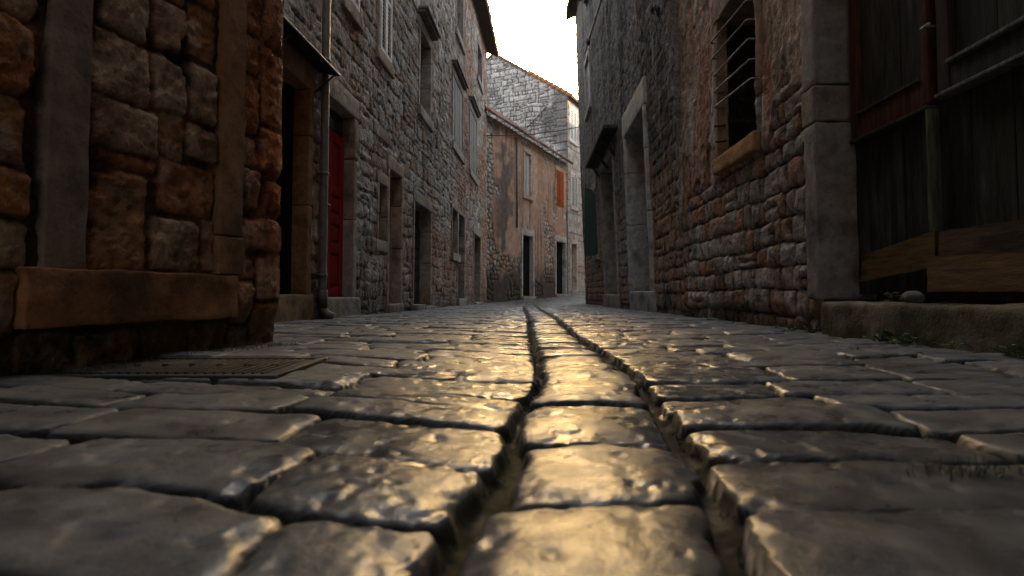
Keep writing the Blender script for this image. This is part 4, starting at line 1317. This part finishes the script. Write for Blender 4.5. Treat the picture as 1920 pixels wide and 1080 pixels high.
# coping stones up the gable and the finial block
mb = MB(); pr = WG.pts(sR, .02, 0)
for k in range(16):
    s0_ = k * sR / 16; s1_ = (k + 1) * sR / 16
    for mir in (0, 1):
        if k < 8 and not mir: continue
        a_, b_ = (s0_, s1_) if not mir else (2 * sR - s1_, 2 * sR - s0_)
        sm_ = .5 * (a_ + b_)
        zc = gtop(np.array([sm_]))[0]
        sl = (zR - zEg) / sR * (1 if not mir else -1)

        def tilt(wp, sm_=sm_, sl=sl):
            s_here = (wp[..., :2] - WG.p0) @ WG.t
            wp = wp.copy(); wp[..., 2] += (s_here - sm_) * sl; return wp
        mb.box(WG, a_ + .01, b_ - .01, -.3, .06, zc - .1, zc + .06 + .02 * math.sin(k * 5.1), (.2, .195, .19), .02, .12, .02, 800 + k, None, 0, tilt)
mb.box(WG, sR - .16, sR + .16, -.25, .05, zR, zR + .28, (.22, .21, .2), .05, .1, .03, 850)
mb.build('coping', M['cut'], gable)
mb = MB()
for k in range(9):
    u0 = -.30 + (sR * .5 + .30) * k / 9; u1 = -.30 + (sR * .5 + .30) * (k + 1.12) / 9
    g_ = lambda u: zEg + (zR - zEg) * u / sR
    mb.tube([WG.pts(u0, .04, g_(u0) + .07), WG.pts(u1, .04, g_(u1) + .03)], [.12, .10], (.48, .22, .10), 12)
mb.build('verge_tiles', M['tile'], gable)

# =================================================================== CABLES
def cable(name, label, pts, r, c=(.02, .02, .02), sag=0.0, n=24):
    p = np.array(pts, float)
    t = np.linspace(0, 1, len(p)); tt = np.linspace(0, 1, n)
    q = np.stack([np.interp(tt, t, p[:, i]) for i in range(3)], -1)
    q[:, 2] -= sag * 4 * tt * (1 - tt)
    mb = MB(); mb.tube(q, r, c, 6)
    return tag(mb.build(name, M['iron'], origin=tuple(q[0])), label, 'cable')


def at(px, py, y):
    r = ray(px, py); k = y / r[1]
    return (r[0] * k, y, CAM[2] + r[2] * k)


pL = WL.pts(WL.L - .15, .0, WL.hit(914, 259)[1])
sC_, zC_ = WR1.hit(1092, 236)
cable('overhead_cable', 'thin black cable sagging across the lane between the left and right houses', [pL, at(1094, 236, Y_END - .2)], .014, sag=.12)
cable('overhead_cable', 'thin black cable climbing across the stone gable from the low tiled roof', [WG.pts(*[WG.s_at(977, 252, .1)], .1, WG.hit(977, 252, .1)[1]), WG.pts(WG.s_at(1024, 200, .1), .06, WG.hit(1024, 200, .1)[1])], .02)
k1 = WR1.hit(1127, 0, .12); k2 = WR1.hit(1103, 78, .12); k3 = WR1.hit(1099, 96, .12)
pe = at(1078, 178, C0[1] + 1.0)
cb = cable('service_cable', 'pale twisted cable slanting down the grey right wall to the gable house', [WR1.pts(WR1.hit(1140, -42, .12)[0], .12, WR1.hit(1140, -42, .12)[1]), WR1.pts(k1[0], .12, k1[1]), WR1.pts(k2[0], .12, k2[1])], .028, (.3, .29, .28))
mb = MB(); mb.tube([at(1103, 78, float(WR1.pts(k2[0], .12, 0)[1])), pe], .014, (.05, .05, .05), 6); mb.build('wire', M['iron'], cb)
mb = MB(); c_ = np.array(WR1.pts(k2[0], .12, k2[1]));
mb.tube([c_ + (0, 0, .1), c_ + (0, 0, .05), c_ - (0, 0, .05), c_ - (0, 0, .1)], [.03, .055, .055, .03], (.02, .02, .02), 8); mb.build('insulator', M['iron'], cb)

# =================================================================== GROUND OBJECTS
# drain cover at the foot of the near house
dc = thing('drain_cover', 'dark ribbed metal drain cover in the paving below the near left house', 'drain cover', (-1.05, 1.85, 0))
cx, cy = COVER
za = max(gz(cx + a, cy + b) for a in np.linspace(-.3, .3, 9) for b in np.linspace(-.2, .2, 9)) + .014
mb = MB(); hx, hy = .33, .2
mb.box(None, cx - hx, cx + hx, cy - hy, cy + hy, za - .04, za - .006, (.018, .018, .018), .004, .2)
plate = mb.build('plate', M['iron'], dc)
mb = MB()
for k in range(22):
    q = -hx + .03 + k * (2 * hx - .06) / 21
    mb.box(None, cx + q - .005, cx + q + .005, cy - hy + .03, cy + hy - .03, za - .008, za - .001, (.024, .024, .024), .002, .5)
for k in range(7):
    q = -hx + .06 + k * .09
    mb.box(None, cx + q - .012, cx + q + .012, cy - .01, cy + .01, za - .006, za + .004, (.06, .06, .06), .003, .5)
mb.build('ribs', M['iron'], dc)
mb = MB()
for (a_, b_, c_, d_) in ((-hx - .035, hx + .035, -hy - .035, -hy - .004), (-hx - .035, hx + .035, hy + .004, hy + .035), (-hx - .035, -hx - .004, -hy - .003, hy + .003), (hx + .004, hx + .035, -hy - .003, hy + .003)):
    mb.box(None, cx + a_, cx + b_, cy + c_, cy + d_, za - .05, za - .002, (.03, .03, .03), .003, .2)
mb.build('rim', M['iron'], dc)

# rock on the threshold
s_, z_ = WR2.hit(1720, 563, -.02)
ctr = WR2.pts(s_, -.0, z_thr + .022)
th = np.linspace(0, 2 * np.pi, 29); ph = np.linspace(-np.pi / 2, np.pi / 2, 17)
T, Pp = np.meshgrid(th, ph, indexing='ij')
d3 = np.stack([np.cos(T) * np.cos(Pp) * .042, np.sin(T) * np.cos(Pp) * .05, np.sin(Pp) * .033], -1)
d3 *= (1 + .9 * fbm3(d3 * 22 + 4, 5, 2))[..., None]; d3[..., 2] = np.maximum(d3[..., 2], -.022)
mb = MB(); mb.grid(d3 + ctr, (.14, .13, .12)); tag(mb.build('rock', M['cut'], origin=tuple(ctr)), 'fist sized grey rock lying on the gate threshold under the boards', 'rock')


def leaf(mb, base, dirn, ln, wd, c, rs_):
    d = np.array(dirn, float); d /= np.linalg.norm(d)
    sd_ = np.cross(d, [0, 0, 1.0]); sd_ /= max(1e-6, np.linalg.norm(sd_)); up = np.cross(sd_, d)
    t = np.array([0, .3, .65, 1.0]); w = np.array([.15, 1, .8, .05]) * wd
    mid = base + d * (t * ln)[:, None] + up * (-.25 * ln * t ** 2)[:, None]
    P = np.stack([mid - sd_ * w[:, None] + up * .12 * wd, mid, mid + sd_ * w[:, None] + up * .12 * wd], 1)
    mb.grid(P, np.array(c) * rs_.uniform(.6, 1.4))


def weed_mesh(mb, ctr, size, n, rs_, c=(.085, .15, .03), up=.7):
    for k in range(n):
        an = rs_.uniform(0, 2 * np.pi); rr = size * rs_.uniform(0, .8) ** .7
        root = np.array(ctr) + np.array([math.cos(an) * rr * .25, math.sin(an) * rr * .25, 0])
        tip = np.array(ctr) + np.array([math.cos(an) * rr, math.sin(an) * rr, size * rs_.uniform(.1, up)])
        mb.tube([root, .5 * (root + tip) + np.array([0, 0, size * .12]), tip], .0018, np.array(c) * .8, 4)
        for j in range(4):
            b = rs_.uniform(0, 2 * np.pi)
            leaf(mb, tip, (math.cos(b), math.sin(b), rs_.uniform(-.1, .7)), size * rs_.uniform(.16, .34), size * rs_.uniform(.06, .13), c, rs_)


rs_ = np.random.default_rng(12)
WEEDS = [
    ((1652, 640), None, .075, 26, 'leafy green weed at the foot of the gate threshold, nearer the stone jamb'),
    ((1702, 655), None, .065, 22, 'low spreading weed in front of the gate threshold below the rock'),
    ((1782, 648), None, .05, 10, 'sparse pale weed against the threshold below the lowest board'),
    ((1910, 664), None, .06, 16, 'weed at the threshold foot by the edge of the frame'),
    ((1524, 626), None, .055, 20, 'small weed in the corner where the rubble wall meets the threshold'),
    ((1487, 617), None, .05, 14, 'tiny weed at the foot of the rubble wall left of the stone jamb'),
    ((1455, 614), None, .04, 8, 'thin sprig at the foot of the rubble wall beneath the barred window'),
    ((1606, 667), None, .035, 8, 'tiny weed growing between paving stones before the gate'),
    ((1330, 600), None, .05, 10, 'sprig at the wall foot where the two right houses meet'),
]
for (p, z, size, n, lb) in WEEDS:
    if p[0] == 1606: x, y = on_ground(*p, z=.02)
    else:
        o_ = .135 if p[0] > 1535 else .05
        s_ = WR2.s_at(p[0], p[1], o_); x, y = (float(v) for v in WR2.pts(s_, o_, 0)[:2])
    ctr = (x, y, gz(x, y) + .01)
    mb = MB(); weed_mesh(mb, ctr, size * 1.25, n, rs_)
    tag(mb.build('weed_plant', M['leaf'], origin=ctr), lb, 'weed', 'weeds along the right wall foot')
for (p, o, size, n, lb) in (((1395, 578), .0, .09, 24, 'green weed sprouting from a gap low in the rubble wall'), ((1424, 565), .01, .07, 16, 'smaller weed in the rubble wall gap nearer the gate'),
                            ((1679, 560), -.02, .07, 22, 'green weed on top of the threshold left of the rock')):
    s_, z_ = WR2.hit(p[0], p[1], o); ctr = tuple(WR2.pts(s_, o, z_ if p[0] < 1600 else z_thr))
    mb = MB(); weed_mesh(mb, ctr, size, n, rs_); tag(mb.build('weed_plant', M['leaf'], origin=ctr), lb, 'weed', 'weeds on the right wall')
for (p, size, n, lb) in (((1101, 8), .28, 30, 'dark tuft of plants hanging at the top of the grey right wall by the cable'), ((1233, 26), .12, 22, 'yellowish weed high on the grey right wall'), ((1174, 138), .09, 10, 'tiny dry weed on the grey right wall above the pale doorway'), ((1122, 378), .1, 12, 'yellow green weed on the grey wall beside the green shutter')):
    s_, z_ = WR1.hit(p[0], p[1], .02); ctr = tuple(WR1.pts(s_, .03, z_))
    mb = MB(); weed_mesh(mb, ctr, size, n, rs_, (.06, .075, .02)); tag(mb.build('weed_plant', M['leaf'], origin=ctr), lb, 'weed', 'weeds on the grey wall')


def blades(mb, ctr, n, spread, ln, c, rs_, lean=.5):
    for k in range(n):
        b = np.array(ctr) + np.array([rs_.normal(0, spread[0]), rs_.normal(0, spread[1]), 0]); b[2] = gz(b[0], b[1]) - .005
        an = rs_.uniform(0, 2 * np.pi); l = ln * rs_.uniform(.5, 1.2); q = lean * rs_.uniform(.2, 1.2)
        d = np.array([math.cos(an), math.sin(an), 0]); sd_ = np.array([-d[1], d[0], 0]) * .0016
        t = np.linspace(0, 1, 4)[:, None]
        mid = b + d * l * q * t ** 1.6 + np.array([0, 0, 1]) * l * t * (1 - .35 * q * t)
        w_ = (1 - .9 * t)
        mb.grid(np.stack([mid - sd_ * w_, mid + sd_ * w_], 1), np.array(c) * rs_.uniform(.5, 1.5))


x, y = on_ground(1812, 884, z=.02)
mb = MB(); blades(mb, (x, y, 0), 260, (.045, .016), .035, (.03, .055, .014), rs_)
tag(mb.build('grass_tuft', M['leaf'], origin=(x, y, gz(x, y))), 'dark green grass tuft in a paving joint on the right of the lane', 'grass tuft')
mb = MB()
for k in range(60):
    f = rs_.uniform(0, 1) ** .7
    q = WN.pts(WN.L - .05 - 1.1 * (1 - f), .03 + rs_.uniform(0, .10), 0)
    blades(mb, q, 14, (.03, .02), .05, (.085, .052, .022) if rs_.uniform() > .3 else (.04, .036, .014), rs_, .9)
o = tag(mb.build('dry_grass', M['leaf']), 'dry straw grass along the foot of the near left house', 'grass', kind='stuff')
# moss and small weeds in the gutter joints
mb = MB()
for k in range(60):
    yy = rs_.uniform(.6, 4.0); sd_ = rs_.choice([-1, 1])
    xx = np.interp(yy, CY, CX) + sd_ * .165
    blades(mb, (xx, yy, 0), 14, (.008, .02), .009, (.025, .026, .007), rs_, .8)
tag(mb.build('moss', M['leaf']), 'short moss growing in the two joints beside the middle stones', 'moss', kind='stuff')

# =================================================================== LIGHT
SUN_EL = rad(11); SUN_AZ = rad(60)            # azimuth from +Y towards +X
w = bpy.data.worlds.new('World'); scene.world = w; w.use_nodes = True
nt = w.node_tree; N = nt.nodes; Lk = nt.links
bg = N['Background']; bg.inputs['Strength'].default_value = 0.06
sky = N.new('ShaderNodeTexSky'); sky.sky_type = 'NISHITA'; sky.sun_disc = False
sky.sun_elevation = SUN_EL; sky.sun_rotation = SUN_AZ
sky.dust_density = 3.0; sky.air_density = 1.0; sky.ozone_density = 1.0
# thin bright cloud veil, with a warm glow added above the far end of the lane
tc = N.new('ShaderNodeTexCoord')
dot = N.new('ShaderNodeVectorMath'); dot.operation = 'DOT_PRODUCT'
gd = np.array([math.sin(rad(2.5)) * math.cos(rad(22)), math.cos(rad(2.5)) * math.cos(rad(22)), math.sin(rad(22))])
dot.inputs[1].default_value = tuple(gd)
Lk.new(tc.outputs['Generated'], dot.inputs[0])
cr_ = N.new('ShaderNodeValToRGB'); e = cr_.color_ramp.elements
cr_.color_ramp.interpolation = 'EASE'
e[0].position = 0.0; e[0].color = (.118, .120, .123, 1)
e[1].position = 1.0; e[1].color = (9.5, 5.8, 2.0, 1)
for p_, c_ in ((.75, (.126, .13, .134)), (.94, (.36, .366, .372)), (.976, (.5, .5, .49)), (.991, (.9, .72, .45))):
    q = e.new(p_); q.color = (*c_, 1)
Lk.new(dot.outputs['Value'], cr_.inputs[0])
sc_ = N.new('ShaderNodeVectorMath'); sc_.operation = 'SCALE'; sc_.inputs['Scale'].default_value = 70.0
Lk.new(cr_.outputs['Color'], sc_.inputs[0])
hs_ = N.new('ShaderNodeHueSaturation'); hs_.inputs['Saturation'].default_value = .35
Lk.new(sky.outputs['Color'], hs_.inputs['Color'])
mx = N.new('ShaderNodeMix'); mx.data_type = 'RGBA'; mx.blend_type = 'ADD'; mx.inputs[0].default_value = 1.0
Lk.new(hs_.outputs['Color'], mx.inputs[6]); Lk.new(sc_.outputs[0], mx.inputs[7])
Lk.new(mx.outputs[2], bg.inputs['Color'])

ld = bpy.data.lights.new('sun', 'SUN'); ld.energy = 3.0; ld.angle = rad(.5); ld.color = (1, .78, .52)
lo = bpy.data.objects.new('sun', ld); COL.objects.link(lo)
lo.rotation_euler = (rad(90) - SUN_EL, 0, math.pi - SUN_AZ)
lo.location = (6, 40, 14)

# =================================================================== CAMERA
cd = bpy.data.cameras.new('camera'); co = bpy.data.objects.new('camera', cd); COL.objects.link(co)
cd.sensor_width = 36; cd.lens = 36 * F / 1920; cd.clip_start = .02; cd.clip_end = 2000
co.location = CAM; co.rotation_euler = (rad(90) + TILT, 0, 0)
cd.shift_y = (PY0 - 540) / 1920
cd.dof.use_dof = True; cd.dof.focus_distance = 5.5; cd.dof.aperture_fstop = 4.0
scene.camera = co
scene.view_settings.view_transform = 'Standard'; scene.view_settings.look = 'None'
scene.view_settings.exposure = 1.25; scene.view_settings.gamma = 1.0
scene.render.engine = 'CYCLES'
scene.cycles.max_bounces = 6; scene.cycles.diffuse_bounces = 4
